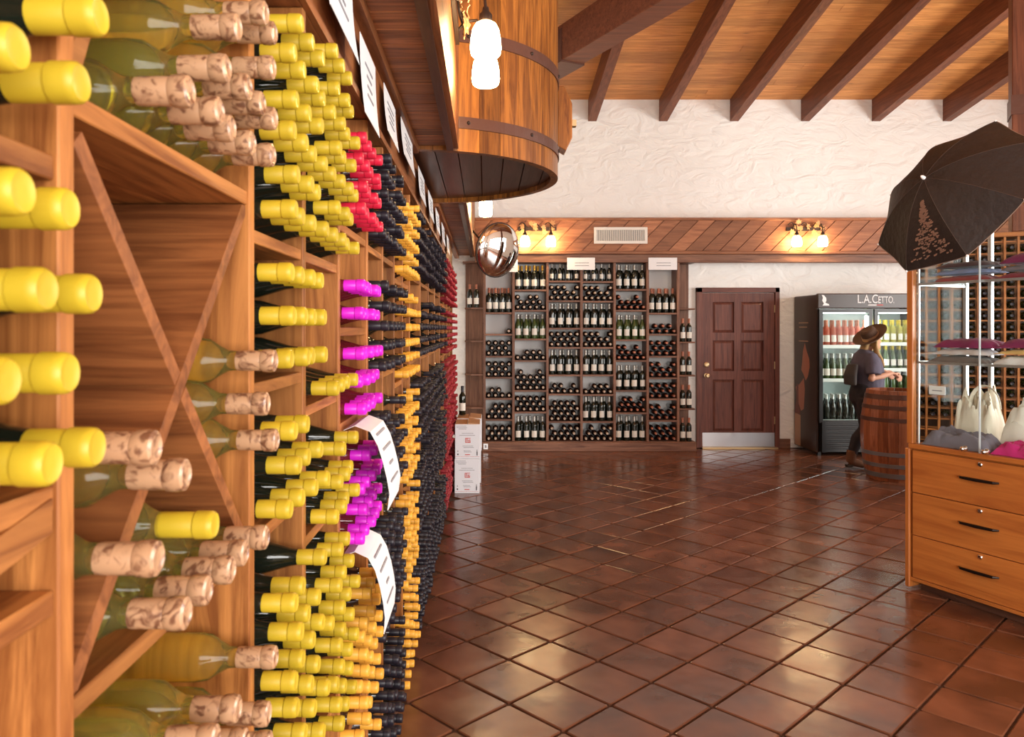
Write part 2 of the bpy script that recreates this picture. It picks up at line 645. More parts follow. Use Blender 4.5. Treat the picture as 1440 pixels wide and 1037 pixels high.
# ceiling: sloping pine boards on rafters
SL = .15
ceil_z = lambda Y: 4.64 + SL * (YB - Y)
cb = MB()
for (a, b_, x0, x1) in ((-2.6, YB, -.9, 8.2),):
    cb.prism([(x0, a, ceil_z(a) + .03), (x1, a, ceil_z(a) + .03), (x1, b_, ceil_z(b_) + .03), (x0, b_, ceil_z(b_) + .03)], (0, 0, .08))
ceil = tag(cb.build('ceiling', W('pine', 'x')), kind='structure')
y = YB
while y > 5.75:
    w_ = .138
    xs = [-.4, random.uniform(2.5, 4.5), 8.0]
    for k in range(2):
        m = MB().prism([(xs[k] + .002, y - w_ + .004, ceil_z(y - w_)), (xs[k + 1] - .002, y - w_ + .004, ceil_z(y - w_)),
                        (xs[k + 1] - .002, y, ceil_z(y)), (xs[k] + .002, y, ceil_z(y))], (0, 0, .03))
        m.build('ceiling_board', W('pine', 'x'), ceil)
    y -= w_
for i in range(8):
    X = 1.42 + .945 * (i - 1)
    a = 5.0 if i < 7 else 5.0
    m = MB().prism([(X - .055, a, ceil_z(a) - .29), (X + .055, a, ceil_z(a) - .29), (X + .055, a, ceil_z(a)), (X - .055, a, ceil_z(a))], (0, YB - a, -SL * (YB - a)))
    m.build('rafter', W('beam', 'y'), ceil)

# horizontal main beam with steel shoe
bd = Vector((.44, -.898, 0)).normalized()
bn = Vector((bd.y, -bd.x, 0))          # towards the camera side / left
A = Vector((.72, 8.15, 4.33))
t = thing('ceiling_beam', 'thick dark brown timber ceiling beam with riveted steel end shoe, above the round barrel balcony', 'beam', (A.x, A.y, 0))


def beam_box(s0, s1, w0, w1, z0, z1):
    m = MB()
    q = [A + bd * s0 + bn * w0, A + bd * s1 + bn * w0, A + bd * s1 + bn * w1, A + bd * s0 + bn * w1]
    m.prism([(p.x, p.y, z0) for p in q], (0, 0, z1 - z0))
    return m


beam_box(.06, 4.6, -.13, .13, 4.33, 4.70).build('timber', W('beam', 'x'), t, bevel=.006)
sh = beam_box(-.35, .40, -.145, .145, 4.315, 4.66).build('steel_shoe', HOOP, t, bevel=.004)
for (s_, z) in ((.30, 4.40), (.30, 4.57), (-.1, 4.40), (-.1, 4.57)):
    p = A + bd * s_ + bn * .15
    MB().ball((p.x, p.y, z), .014).build('rivet', GALV, sh)

# fascia, soffit boards and barrel underside line on the left
fas = struct('trim_1', (-.15, 0, 2.53))
for (y0, y1) in ((-.5, 3.9), (5.6, YB - .32)):
    bx(-.165, -.14, y0, y1, 2.515, 3.35).build('fascia_board', W('soffit', 'y'), fas)
    bx(-.20, -.165, y0, y1, 2.505, 2.535).build('edge_moulding', W('soffitdark', 'y'), fas)
    bx(-.40, -.345, y0, y1, 2.49, 2.535).build('inner_moulding', W('soffit', 'y'), fas)
    y = y0
    while y < y1 - .02:
        e = min(y + .131, y1)
        if e > 1.3:
            bx(-.372, -.172, y, e - .004, 2.53, 2.55).build('soffit_board', W('soffit', 'x'), fas, bevel=.0015)
        y += .131

# frieze over the back shelves
fr = struct('trim_2', (0, 9.8, 2.5))
X0, X1 = -.14, 7.9
bx(X0, X1, 9.83, YB, 2.46, 3.0).build('frieze_backing', W('frieze', 'x'), fr)
zb, zt = 2.585, 2.99
k = X0 - (zt - zb)
while k < X1:
    w_ = .222
    poly = []
    # parallelogram bottom k..k+w, top shifted right by height; clipped to X0/X1
    pts = [(k + .014, zb), (k + w_, zb), (k + w_ + (zt - zb), zt), (k + .014 + (zt - zb), zt)]
    if k < X0:
        cl = []
        for i in range(4):
            (xa, za), (xb, zb_) = pts[i], pts[(i + 1) % 4]
            if xa >= X0:
                cl.append((xa, za))
            if (xa >= X0) != (xb >= X0):
                s_ = (X0 - xa) / (xb - xa)
                cl.append((X0, za + s_ * (zb_ - za)))
        pts = cl
    if k + w_ + .41 < X1 and len(pts) >= 3:
        MB().prism([(x, 9.80, z) for x, z in pts], (0, .03, 0)).build('frieze_board', W('frieze', 'x'), fr)
    k += w_
bx(X0, X1, 9.775, 9.83, 2.985, 3.02).build('top_moulding', W('frieze', 'x'), fr, bevel=.006)
bx(X0, X1, 9.74, 9.83, 2.545, 2.585).build('ledge', W('frieze', 'x'), fr, bevel=.006)
bx(X0, X1, 9.77, 9.83, 2.44, 2.545).build('lower_moulding', W('shelf', 'x'), fr, bevel=.006)
tag(bx(3.9, 4.05, YB - .025, YB, 0, .12).build('baseboard_back', W('shelf', 'x')), kind='structure')

# door
dr = struct('door_1', (3.35, YB, 0))
S = YB / F
dx = lambda x: (x - CX) * S
dz = lambda y: H - (y - CY) * S
for (a, b_, c_, d_) in ((2.795, 2.872, 0, 2.13), (3.836, 3.896, 0, 2.13), (2.795, 3.896, 2.066, 2.13)):
    bx(a, b_, YB - .06, YB, c_, d_).build('door_frame', W('door', 'z' if d_ - c_ > 1 else 'x'), dr, bevel=.005)
leaf = MB()
cols = [(dx(1001), dx(1031)), (dx(1041), dx(1072))]
rows = [(dz(468), dz(425)), (dz(522), dz(479)), (dz(606), dz(534))]
L0, L1 = 2.876, 3.832
xe = [L0, cols[0][0], cols[0][1], cols[1][0], cols[1][1], L1]
for i in (0, 2, 4):
    leaf.box(xe[i], xe[i + 1], YB - .04, YB, .015, 2.06)
ze = [.015, rows[2][0], rows[2][1], rows[1][0], rows[1][1], rows[0][0], rows[0][1], 2.06]
for (a, b_) in cols:
    for i in (0, 2, 4, 6):
        leaf.box(a, b_, YB - .038, YB, ze[i], ze[i + 1])
lf = leaf.build('door_leaf', W('door', 'z'), dr)
for (a, b_) in cols:
    for (z0, z1) in rows:
        q = .035
        m = MB().add([(a, YB - .012, z0), (b_, YB - .012, z0), (b_, YB - .012, z1), (a, YB - .012, z1),
                      (a + q, YB - .03, z0 + q), (b_ - q, YB - .03, z0 + q), (b_ - q, YB - .03, z1 - q), (a + q, YB - .03, z1 - q)],
                     [(4, 5, 6, 7), (0, 1, 5, 4), (1, 2, 6, 5), (2, 3, 7, 6), (3, 0, 4, 7)])
        m.build('raised_panel', W('door', 'z'), lf)
bx(L0, L1, YB - .044, YB - .04, .02, .205).build('kick_plate', STEEL, dr)
MB().lathe([(.03, 0), (.03, .008), (.012, .012), (.012, .04), (.028, .05), (.03, .062), (.02, .072)], 16,
           Matrix.Translation((dx(992), YB - .04, dz(528))) @ Matrix.Rotation(PI / 2, 4, 'X')).build('door_knob', BRASS, dr)
MB().lathe([(.034, 0), (.034, .012), (.02, .018), (.02, .022)], 16,
           Matrix.Translation((dx(992), YB - .04, dz(513))) @ Matrix.Rotation(PI / 2, 4, 'X')).build('deadbolt', BRASS, dr)
for z in (.32, 1.05, 1.8):
    bx(3.826, 3.842, YB - .055, YB - .04, z, z + .1).build('hinge', BRASS, dr)
bx(L0 - .02, L1 + .02, YB - .12, YB - .02, 0, .018).build('threshold', BRASS, dr)

# right-hand post
pt_ = thing('timber_post', 'square rough timber post with iron strap rising to the ceiling behind the umbrella', 'post', (4.83, 6.72, 2.441), math.radians(-29))
bx(-.15, .15, -.14, .14, 0, 2.30).build('timber', W('beam', 'z'), pt_, bevel=.008, world=False)
bx(-.158, .158, -.148, .148, 1.03, 1.20).build('iron_strap', HOOP, pt_, world=False)

# ================================================================== LEFT WINE RACKS
XBK = -.665           # rack back
YAW = (0, PI / 2, 0)  # bottle mouth towards +X
ZTOP = 2.25


def rack_bay(y0, y1, label, shelves, th=.026, last=False, ztop=ZTOP, wk='rack', z0=.06):
    """one bay: left (near) side panel, shelves, back boards; the far panel belongs to the next bay"""
    t = thing('wine_rack', label, 'wine rack', (XBK, y0, 0), 0, 'wine rack bays along the wall')
    bx(XBK, XR, y0 - th, y0, z0, ztop).build('side_panel', W(wk, 'z'), t, bevel=.002)
    if last:
        bx(XBK, XR, y1, y1 + th, z0, ztop).build('side_panel', W(wk, 'z'), t, bevel=.002)
        y1 -= .001
    else:
        y1 -= th
    n = max(1, round((y1 - y0) / .16))
    for k in range(n):
        a, b_ = y0 + (y1 - y0) * k / n, y0 + (y1 - y0) * (k + 1) / n
        bx(XBK - .015, XBK, a, b_ - .002, z0, ztop).build('back_board', W(wk, 'z'), t)
    for z in shelves:
        ya, yb = y0, y1
        if isinstance(z, tuple):
            z, ya, yb = z
        bx(XBK, XR - .004, ya + .0005, yb - .0005, z - .022, z).build('shelf', W(wk, 'y'), t, bevel=.0015)
    bx(XBK, XR + .012, y0 - th, y1, 0, z0 - .002).build('plinth', W('soffitdark', 'y'), t)
    return t


def cross(t, y0, y1, z0, z1, th=.022):
    """X-shaped diagonal planks"""
    ym, zm = (y0 + y1) / 2, (z0 + z1) / 2
    dy, dz_ = y1 - y0, z1 - z0
    l = math.hypot(dy, dz_)
    ey, ez = th * dz_ / l * .5, th * dy / l * .5
    a = th * .5
    MB().prism([(XBK, y0, z0), (XBK, y0 + 2 * ey, z0), (XBK, y1, z1 - 2 * ez), (XBK, y1, z1), (XBK, y1 - 2 * ey, z1), (XBK, y0, z0 + 2 * ez)],
               (XR - .006 - XBK, 0, 0)).build('diagonal_plank', W('rackstain', 'x'), t)
    for (ya, za, yb, zb_) in ((y0, z1, ym, zm), (y1, z0, ym, zm)):
        d = Vector((0, yb - ya, zb_ - za)).normalized()
        n_ = Vector((0, -d.z, d.y)) * a
        s_ = Vector((0, ya, za)) + d * .022
        e_ = Vector((0, yb, zb_)) - d * .013
        q = [s_ + n_, s_ - n_, e_ - n_, e_ + n_]
        MB().prism([(XBK, p.y, p.z) for p in q], (XR - .006 - XBK, 0, 0)).build('diagonal_plank', W('rackstain', 'x'), t)


NAMES = {'clay': 'marbled_capped_bottle', 'pink': 'crimson_capped_bottle'}


def lay(shape, glass, cap, d, z, label, group, seg=14, tip=-.32):
    x = tip - .3025 + random.uniform(-.006, .006)
    return bottle(shape, glass, cap, (x, d, z + .0006), (0, PI / 2 + random.uniform(-.002, .002), 0), label, group, seg, name=NAMES.get(cap, cap + '_capped_bottle'))


def stack(y0, y1, z0, rows, skip=0.0, pitch=.0755, dz_=.0655, top_partial=.6):
    """hexagonal stack of lying bottles -> (d, z) list"""
    out = []
    n = int((y1 - y0 - .004) / pitch)
    slack = (y1 - y0) - n * pitch
    p2 = (y1 - y0 - .076) / max(1, n - 1) if n > 1 else pitch
    for r in range(rows):
        odd = r % 2
        m = n - 1 if odd else n
        for k in range(m):
            if r == rows - 1 and random.random() > top_partial:
                continue
            if r == rows - 2 and random.random() < skip:
                continue
            out.append((y0 + .038 + (k + .5 * odd) * p2 + random.gauss(0, .0008), z0 + .037 + r * dz_))
    return out


# ---- bay 0 (nearest, partly out of frame)
t0 = rack_bay(.17, .692, 'nearest wine rack bay of honey-coloured wood holding blurred yellow-capped bottles', [1.742, 1.452, 1.36, .74])
MB().prism([(XBK, .45, 1.372), (XBK, .66, 1.412), (XBK, .66, 1.442), (XBK, .45, 1.402)], (XR - XBK - .002, 0, 0)).build('diagonal_plank', W('rack', 'y'), t0)
LB0 = 'yellow-capped white wine bottle lying in the nearest rack bay'
for (d, z) in [(.628, 1.848), (.520, 1.782), (.596, 1.782), (.590, 1.682), (.516, 1.682), (.628, 1.618), (.552, 1.618),
               (.594, 1.554), (.515, 1.554), (.626, 1.491), (.552, 1.491), (.478, 1.491), (.441, 1.554)]:
    lay('burg', 'dark', 'yellow', d, z, LB0 + (' above the divider' if z > 1.74 else ' under its upper shelf'), 'yellow-capped bottles in the nearest bay', 24)

# ---- bay 1: X-shaped dividers, clear bottles with marbled capsules
t1 = rack_bay(.692, 1.230, 'wine rack bay with X-shaped diagonal planks and marbled-capped bottles', [1.808, 1.250, .93])
Y0, Y1 = .692, 1.201
cross(t1, Y0, Y1, 1.252, 1.784)
# arm of the next cross above the shelf
MB().prism([(XBK, Y0, 1.835), (XBK, Y0, 1.810), (XBK, Y0 + .012, 1.810), (XBK, .86, 2.16), (XBK, .84, 2.16)], (XR - XBK - .006, 0, 0)).build('diagonal_plank', W('rack', 'y'), t1)
LB1 = 'clear bottle with marbled beige capsule lying'
for (d, z) in [(.822, 1.846), (.897, 1.846), (.972, 1.846), (1.047, 1.846), (1.122, 1.846), (.936, 1.911), (1.010, 1.911),
               (1.085, 1.911), (1.160, 1.911), (.975, 1.977), (1.122, 1.976), (1.160, 2.041), (1.085, 2.041),
               (1.163, 1.540), (1.118, 1.478), (1.163, 1.418),
               (.734, 1.366), (.800, 1.435), (.734, 1.474),
               (.800, 1.288), (.873, 1.288), (.946, 1.288), (1.019, 1.288), (1.092, 1.288),
               (.98, 1.098), (1.02, 1.033), (1.095, 1.033), (1.163, 1.085), (.94, 1.033), (1.06, .968), (1.135, .968), (.905, 1.098)]:
    lay('bord', 'olive', 'clay', d, z, LB1 + (' above the crossed planks' if z > 1.8 else ' below the lower shelf' if z < 1.2 else ' under the crossed planks' if z < 1.3 else ' in the wedge beside the nearest bay' if d < .9 else ' in the wedge beside the yellow-capped bay'), 'marbled-capped bottles between the X planks', 24)
o = lay('bord', 'olive', 'yellow', .9095, 1.3535, 'single yellow-capped clear bottle lying among marbled-capped bottles below the crossed planks', 'lone yellow-capped bottle', 24)

# ---- bay 2: two halves, yellow capsules
t2 = rack_bay(1.230, 1.582, 'wine rack bay crowded with yellow-capped bottles, beside the X-planked bay', [1.752, 1.500, 1.25, .70])
t2b = rack_bay(1.582, 1.955, 'wine rack bay of yellow-capped bottles next to the crimson and magenta ones', [1.752, 1.425, 1.15, .66])
LB2 = 'yellow-capped dark bottle in the bay beside the X planks'


def lev(z, cuts):
    k = sum(z < c_ for c_ in cuts)
    return ', ' + ('top', 'second', 'third', 'fourth', 'fifth', 'sixth')[k] + (' compartment' if k == 0 else ' compartment down')


LB2b = 'yellow-capped dark bottle in the bay beside crimson capsules'
ya, yb, yc, yd = 1.230, 1.561, 1.582, 1.926
for (d, z) in stack(ya, yb, 1.752, 7, skip=.25, top_partial=.5) + stack(ya, yb, 1.25, 3, top_partial=.7) + stack(ya, yb, .70, 7, skip=.1) + \
        [(ya + .042 + k * .0765, 1.538 + r * .073) for r in range(3) for k in range(4)]:
    lay('burg', 'dark', 'yellow', d, z, LB2 + lev(z, (1.75, 1.5, 1.25)), 'yellow-capped bottles in the full bay', 18)
for (d, z) in stack(yc, yd, 1.752, 7, skip=.15, top_partial=.7) + stack(yc, yd, 1.425, 1, top_partial=1) + stack(yc, yd, 1.15, 3, top_partial=.8) + stack(yc, yd, .66, 7, skip=.1):
    lay('burg', 'dark', 'yellow', d, z, LB2b + lev(z, (1.75, 1.42, 1.15)), 'yellow-capped bottles in the second yellow bay', 18)

# ---- bay 3: crimson, magenta, orange
t3 = rack_bay(1.955, 2.420, 'wine rack bay with crimson, magenta and orange capsules and two hanging price sheets', [1.868, 1.592, 1.34, 1.0, .48])
ya, yb = 1.955, 2.392
for (d, z) in stack(ya, yb, 1.868, 4, top_partial=.7):
    lay('bord', 'brown', 'pink', d, z, 'crimson-capped red wine bottle lying above the magenta-capped ones', 'crimson-capped bottles', 16)
mg = [(ya + .045 + k * .078, zz) for zz in (1.377, 1.4495, 1.522, 1.6295, 1.702) for k in range(5)] + stack(ya, yb, 1.0, 4, top_partial=.8)
for (d, z) in mg:
    lay('burg', 'rose', 'magenta', d, z, 'magenta-capped rose wine bottle ' + ('under the crimson-capped ones' if z > 1.6 else 'above the upper curled price sheet' if z > 1.3 else 'between the two curled price sheets'), 'magenta-capped bottles', 16)
for (d, z) in stack(ya, yb, .48, 6, top_partial=.7) + stack(ya, yb, .06, 5, top_partial=.7):
    lay('bord', 'brown', 'orange', d, z, 'orange-capped bottle below the magenta-capped ones' + lev(z, (9, .48)), 'orange-capped bottles under the magenta ones', 14)

# ---- bays further along
def long_bays(edges, label, cap, group, blabel, shelves, glass='dark', fill=(5, 6), seg=10, shape='bord'):
    items = []
    for i in range(len(edges) - 1):
        a, b_ = edges[i], edges[i + 1]
        rack_bay(a, b_, label[i] if isinstance(label, list) else label, shelves, last=False)
        sh = [.06] + sorted(shelves) + [2.24]
        for k in range(len(sh) - 1):
            rows = int((sh[k + 1] - sh[k] - .03 - .074) / .0655) + 1
            items += stack(a, b_ - .026, sh[k], rows, skip=.06, top_partial=.55)
    items.sort()
    return items


SH = [1.86, 1.43, 1.0, .55]
SH2 = [1.80, 1.36, .92, .48]
it = long_bays([2.420, 2.78, 3.13], ['wine rack bay of black-capped bottles beside the magenta bay', 'wine rack bay of black-capped bottles beside the orange ones'], 'black', '', '', SH)
n4 = len(it)
black_items = list(it)
for (d, z) in long_bays([3.13, 3.44, 3.76], ['wine rack bay of orange-capped bottles after the black-capped ones', 'wine rack bay of orange-capped bottles before the long dark section'], 'orange', '', '', SH2):
    lay('bord', 'brown', 'orange', d, z, 'orange-capped bottle between two black-capped rack sections' + lev(z, (1.8, 1.36, .92, .48)), 'orange-capped bottles in mid rack', 10)
e6 = [3.76 + .62 * i for i in range(5)]
black_items += long_bays(e6, 'wine rack bay in the long dark section of black-capped bottles', 'black', '', '', SH, )
e7 = [e6[-1] + .58 * i for i in range(5)]
red_items = long_bays(e7, 'wine rack bay of dark red capped bottles towards the white cartons', 'red', '', '', SH2)
for i, (d, z) in enumerate(black_items[:300]):
    lay('bord', 'dark', 'black', d, z, 'black-capped bottle in the rack ' + ('before' if d < 3.13 else 'beyond') + ' the orange-capped ones' + lev(z, (1.86, 1.43, 1.0, .55)), 'black-capped bottles in the rack', 10)
stuff_bottles([Vector((-.6225 + random.uniform(-.012, .012), d, z)) for d, z in black_items[300:]], 'bord', 'dark', 'black',
              'far_black_bottles', 'mass of black-capped bottles lying in the long dark rack section', (0, PI / 2, 0))
for i, (d, z) in enumerate(red_items[:200]):
    lay('bord', 'dark', 'red', d, z, 'dark red capped bottle at the far end of the rack' + lev(z, (1.80, 1.36, .92, .48)), 'dark red capped bottles in the rack', 8)
stuff_bottles([Vector((-.6225 + random.uniform(-.012, .012), d, z)) for d, z in red_items[200:]], 'bord', 'dark', 'red',
              'far_red_bottles', 'mass of dark red capped bottles at the rack end by the cartons', (0, PI / 2, 0))
YE = e7[-1]
bx(XBK, XR, YE - .024, YE, 0, ZTOP).build('rack_end_panel', W('rack', 'z'), None)
tag(bpy.data.objects['rack_end_panel'], 'tall dark wooden end panel closing the long wine rack', 'panel')

# header above the racks
hd = struct('trim_3', (XR, 0, 2.25))
y = -.3
while y < YE - .05:
    e = min(y + 1.1, YE)
    bx(XBK, XR - .003, y, e - .003, 2.252, 2.50).build('header_board', W('rackstain', 'y'), hd, bevel=.002)
    y += 1.1
bx(XR - .003, XR + .012, -.3, YE, 2.252, 2.275).build('header_lip', W('soffit', 'y'), hd)


# price signs on the header
def sign(y0, y1, z0, z1, tilt, label, group=None, lines=4):
    t = thing('price_sign', label, 'sign', (XR + .014, y0, z0), 0, group)
    w_, h_ = y1 - y0, z1 - z0
    n = 6
    m = MB()
    vs_, fs_ = [], []
    for s_ in (0, .0015):
        for i in range(n + 1):
            f = i / n
            vs_ += [(s_ + tilt * (1 - f) ** 2, 0, h_ * f), (s_ + tilt * (1 - f) ** 2, w_, h_ * f)]
    N_ = 2 * (n + 1)
    for i in range(n):
        fs_ += [(2 * i, 2 * i + 2, 2 * i + 3, 2 * i + 1), (N_ + 2 * i, N_ + 2 * i + 1, N_ + 2 * i + 3, N_ + 2 * i + 2)]
        fs_ += [(2 * i, N_ + 2 * i, N_ + 2 * i + 2, 2 * i + 2), (2 * i + 1, 2 * i + 3, N_ + 2 * i + 3, N_ + 2 * i + 1)]
    sheet = m.add(vs_, fs_).build('sheet', PAPER, t, world=False)
    for k in range(lines):
        f = .72 - k * .13
        x = .0015 + tilt * (1 - f) ** 2
        ln = w_ * random.uniform(.3, .6)
        bx(x, x + .002, w_ / 2 - ln / 2, w_ / 2 + ln / 2, h_ * f, h_ * f + h_ * .03).build('printed_line', INK, sheet, world=False)


sign(1.66, 2.04, 2.30, 2.515, .02, 'wide white price sheet on the header above the yellow-capped bottles')
sign(2.17, 2.47, 2.21, 2.44, .015, 'long white price sheet hanging above the crimson-capped bottles')
sign(2.68, 3.02, 2.29, 2.46, .015, 'white price sheet on the header above the black-capped bottles')
sign(3.22, 3.72, 2.33, 2.50, .015, 'white price sheet on the header above the orange-capped bottles')
for k, a in enumerate((4.05, 4.75, 5.45, 6.2, 7.0)):
    sign(a, a + .4, 2.30, 2.46, .012, 'white price sheet on the header beyond the orange-capped bottles', 'far header price sheets')


# two curled price sheets hanging in front of the magenta bay
def curled(path, y0, y1, label):
    t = thing('price_sheet', label, 'sign', (path[0][0], y0, path[-1][1]))
    m = MB()
    vs_, fs_ = [], []
    n = len(path)
    for (x, z, dy) in path:
        vs_ += [(x, y0 + dy, z), (x, y1 + dy, z)]
    for (x, z, dy) in path:
        vs_ += [(x + .0015, y0 + dy, z - .0008), (x + .0015, y1 + dy, z - .0008)]
    for i in range(n - 1):
        fs_ += [(2 * i, 2 * i + 1, 2 * i + 3, 2 * i + 2), (2 * n + 2 * i, 2 * n + 2 * i + 2, 2 * n + 2 * i + 3, 2 * n + 2 * i + 1)]
        fs_ += [(2 * i, 2 * i + 2, 2 * n + 2 * i + 2, 2 * n + 2 * i), (2 * i + 1, 2 * n + 2 * i + 1, 2 * n + 2 * i + 3, 2 * i + 3)]
    m.add(vs_, fs_, True)
    sh_ = m.build('sheet', PAPER, t)
    for i in (2, 3, 4, 5):
        (xa, za, da), (xb, zb_, db) = path[i], path[i + 1]
        f0, f1 = .35, .50
        pa = Vector((xa + (xb - xa) * f0 + .003, 0, za + (zb_ - za) * f0))
        pb_ = Vector((xa + (xb - xa) * f1 + .003, 0, za + (zb_ - za) * f1))
        a_, b_ = (y0 + .05, y1 - .05) if i != 4 else (y0 + .09, y1 - .09)
        q = [(pa.x, a_ + da, pa.z), (pa.x, b_ + da, pa.z), (pb_.x, b_ + da, pb_.z), (pb_.x, a_ + da, pb_.z)]
        MB().prism(q, (.001, 0, .0005)).build('printed_line', INK, sh_)


curled([(-.374, 1.322, 0), (-.345, 1.334, 0), (-.305, 1.318, .005), (-.285, 1.28, .01), (-.272, 1.235, .015), (-.262, 1.19, .02), (-.256, 1.15, .025), (-.262, 1.105, .03)],
       1.99, 2.24, 'curled white price sheet hanging between the upper and lower magenta-capped bottles')
curled([(-.374, .994, 0), (-.345, 1.003, 0), (-.310, .985, .005), (-.292, .95, .01), (-.280, .905, .015), (-.272, .86, .02), (-.268, .82, .025), (-.272, .775, .03)],
       1.99, 2.22, 'curled white price sheet hanging below the lower magenta-capped bottles')

# ================================================================== BARREL BALCONY
BCX, BCY, BR = -.40, 4.765, .85
bb = thing('barrel_balcony', 'huge half wine barrel of orange pine staves with iron hoops mounted above the racks', 'barrel', (BCX, BCY, 2.53))


def arc_block(r0, r1, a0, a1, z0, z1, n=3):
    m = MB()
    vs_, fs_ = [], []
    for i in range(n + 1):
        a = a0 + (a1 - a0) * i / n
        for (r, z) in ((r0, z0), (r1, z0), (r1, z1), (r0, z1)):
            vs_.append((BCX + r * math.cos(a), BCY + r * math.sin(a), z))
    for i in range(n):
        for k in range(4):
            k2 = (k + 1) % 4
            fs_.append((4 * i + k, 4 * i + k2, 4 * i + 4 + k2, 4 * i + 4 + k))
    fs_ += [(3, 2, 1, 0), (4 * n, 4 * n + 1, 4 * n + 2, 4 * n + 3)]
    return m.add(vs_, fs_)


ns = 21
for k in range(ns):
    a0 = -PI / 2 + PI * k / ns
    arc_block(BR - .045, BR, a0 + .0015, a0 + PI / ns - .0015, 2.515, 4.25).build('stave', W('barrel', 'z'), bb)
for (z0, z1) in ((2.635, 2.695), (3.085, 3.15), (3.75, 3.81)):
    hp = arc_block(BR, BR + .008, -PI / 2, PI / 2, z0, z1, 40).build('hoop', HOOP, bb)
    for a in (-1.2, -.7, -.2, .3):
        MB().ball((BCX + (BR + .008) * math.cos(a), BCY + (BR + .008) * math.sin(a), (z0 + z1) / 2), .010, 8, 5).build('rivet', IRON, hp)
x = BCX
while x < BCX + BR - .06:
    e = x + .125
    r = BR - .045
    hw0 = math.sqrt(max(0, r * r - (x - BCX) ** 2))
    e2 = min(e, BCX + r - .002)
    hw1 = math.sqrt(max(0.0001, r * r - (e2 - BCX) ** 2))
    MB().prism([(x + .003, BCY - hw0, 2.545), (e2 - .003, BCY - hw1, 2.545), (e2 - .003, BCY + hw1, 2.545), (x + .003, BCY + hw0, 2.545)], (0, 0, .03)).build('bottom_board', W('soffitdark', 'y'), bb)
    x = e
# hatch block on the outer side, with a latch
hx = BCX + BR
hb = MB().prism([(hx + .01, BCY + .05, 2.75), (hx + .06, BCY + .05, 2.72), (hx + .10, BCY + .05, 2.80), (hx + .10, BCY + .05, 3.02), (hx + .05, BCY + .05, 3.13), (hx + .01, BCY + .05, 3.13)],
                (0, .14, 0)).build('hatch_block', W('barrel', 'z'), bb, bevel=.004)
bx(hx + .10, hx + .13, BCY + .08, BCY + .13, 2.885, 2.925).build('latch', BRASS, hb)

# ================================================================== WALL LAMPS
leaf_pts = [(0, 0), (.018, .012), (.040, .010), (.030, .026), (.042, .045), (.022, .044), (.008, .070), (-.006, .046), (-.026, .048), (-.018, .028), (-.034, .014), (-.014, .012)]
leaf_me = MB().prism([(x, 0, z) for x, z in leaf_pts], (0, .004, 0)).mesh('leaf', LEAF)
shade_prof = [(.022, .135), (.040, .128), (.053, .105), (.060, .065), (.062, .030), (.058, .008), (.050, 0), (.03, .004)]
shade_me = MB().lathe(shade_prof[::-1], 20).mesh('glass_shade', SHADE)
sock_me = MB().lathe([(.020, .0), (.026, .004), (.026, .03), (.014, .045), (.012, .06)], 12).mesh('socket', IRON)


def sconce(loc, rotz, label, sep=.33):
    t = thing('wall_lamp', label, 'lamp', loc, rotz)
    bx(-sep * .75, sep * .75, -.02, -.003, .10, .145).build('back_bar', IRON, t, world=False)
    v = [(-sep * .72 + sep * 1.44 * i / 24, -.035 - .012 * math.sin(i * .9), .17 + .035 * math.sin(i * .75)) for i in range(25)]
    MB().tube(v, .006, 6).build('vine', IRON, t, world=False)
    for k, x in enumerate((-sep / 2, sep / 2)):
        arc = [(x, -.01, .12), (x, -.05, .17), (x, -.10, .175), (x, -.135, .13), (x, -.14, .075)]
        MB().tube(arc, .007, 6).build('arm', IRON, t, world=False)
        inst('socket', sock_me, t, (x, -.14, .02))
        inst('glass_shade', shade_me, t, (x, -.14, -.115))
    for i in range(9):
        f = (i + .5) / 9
        inst('leaf', leaf_me, t, (-sep * .75 + sep * 1.5 * f, -.045 - .02 * (i % 2), .09 + .11 * ((i * 7) % 5) / 5), (random.uniform(-.5, .5), random.uniform(-2, 2), random.uniform(-.5, .5)), (1.1,) * 3)
    return t


sconce((.666, 9.80, 2.75), 0, 'two-shade wall lamp with metal vine leaves between convex mirror and air vent')
sconce((4.13, 9.80, 2.75), 0, 'two-shade wall lamp with metal vine leaves above the bottle fridge')
sconce((-.14, 3.19, 2.785), PI / 2, 'large lit two-shade wall lamp with leaves in front of the barrel balcony', sep=.36)
sconce((-.14, 7.15, 2.785), PI / 2, 'lit wall lamp half hidden behind the barrel balcony, over the convex mirror')

# ================================================================== BACK SHELVES
YS = 9.80
bxp = lambda x: (x - CX) / F * YS
bzp = lambda y: H - (y - CY) / F * YS
R7 = .3374
cx_ = [bxp(640 + v * R7) for v in (122, 243, 385, 527, 665, 803, 930)]
shel = [[265, 355, 447, 535, 623, 711, 803], [170, 255, 375, 465, 590, 680, 803], [133, 215, 330, 410, 525, 605, 720, 803],
        [135, 217, 330, 410, 525, 607, 720, 803], [168, 255, 378, 465, 590, 683, 803], [267, 355, 447, 537, 625, 715, 803]]
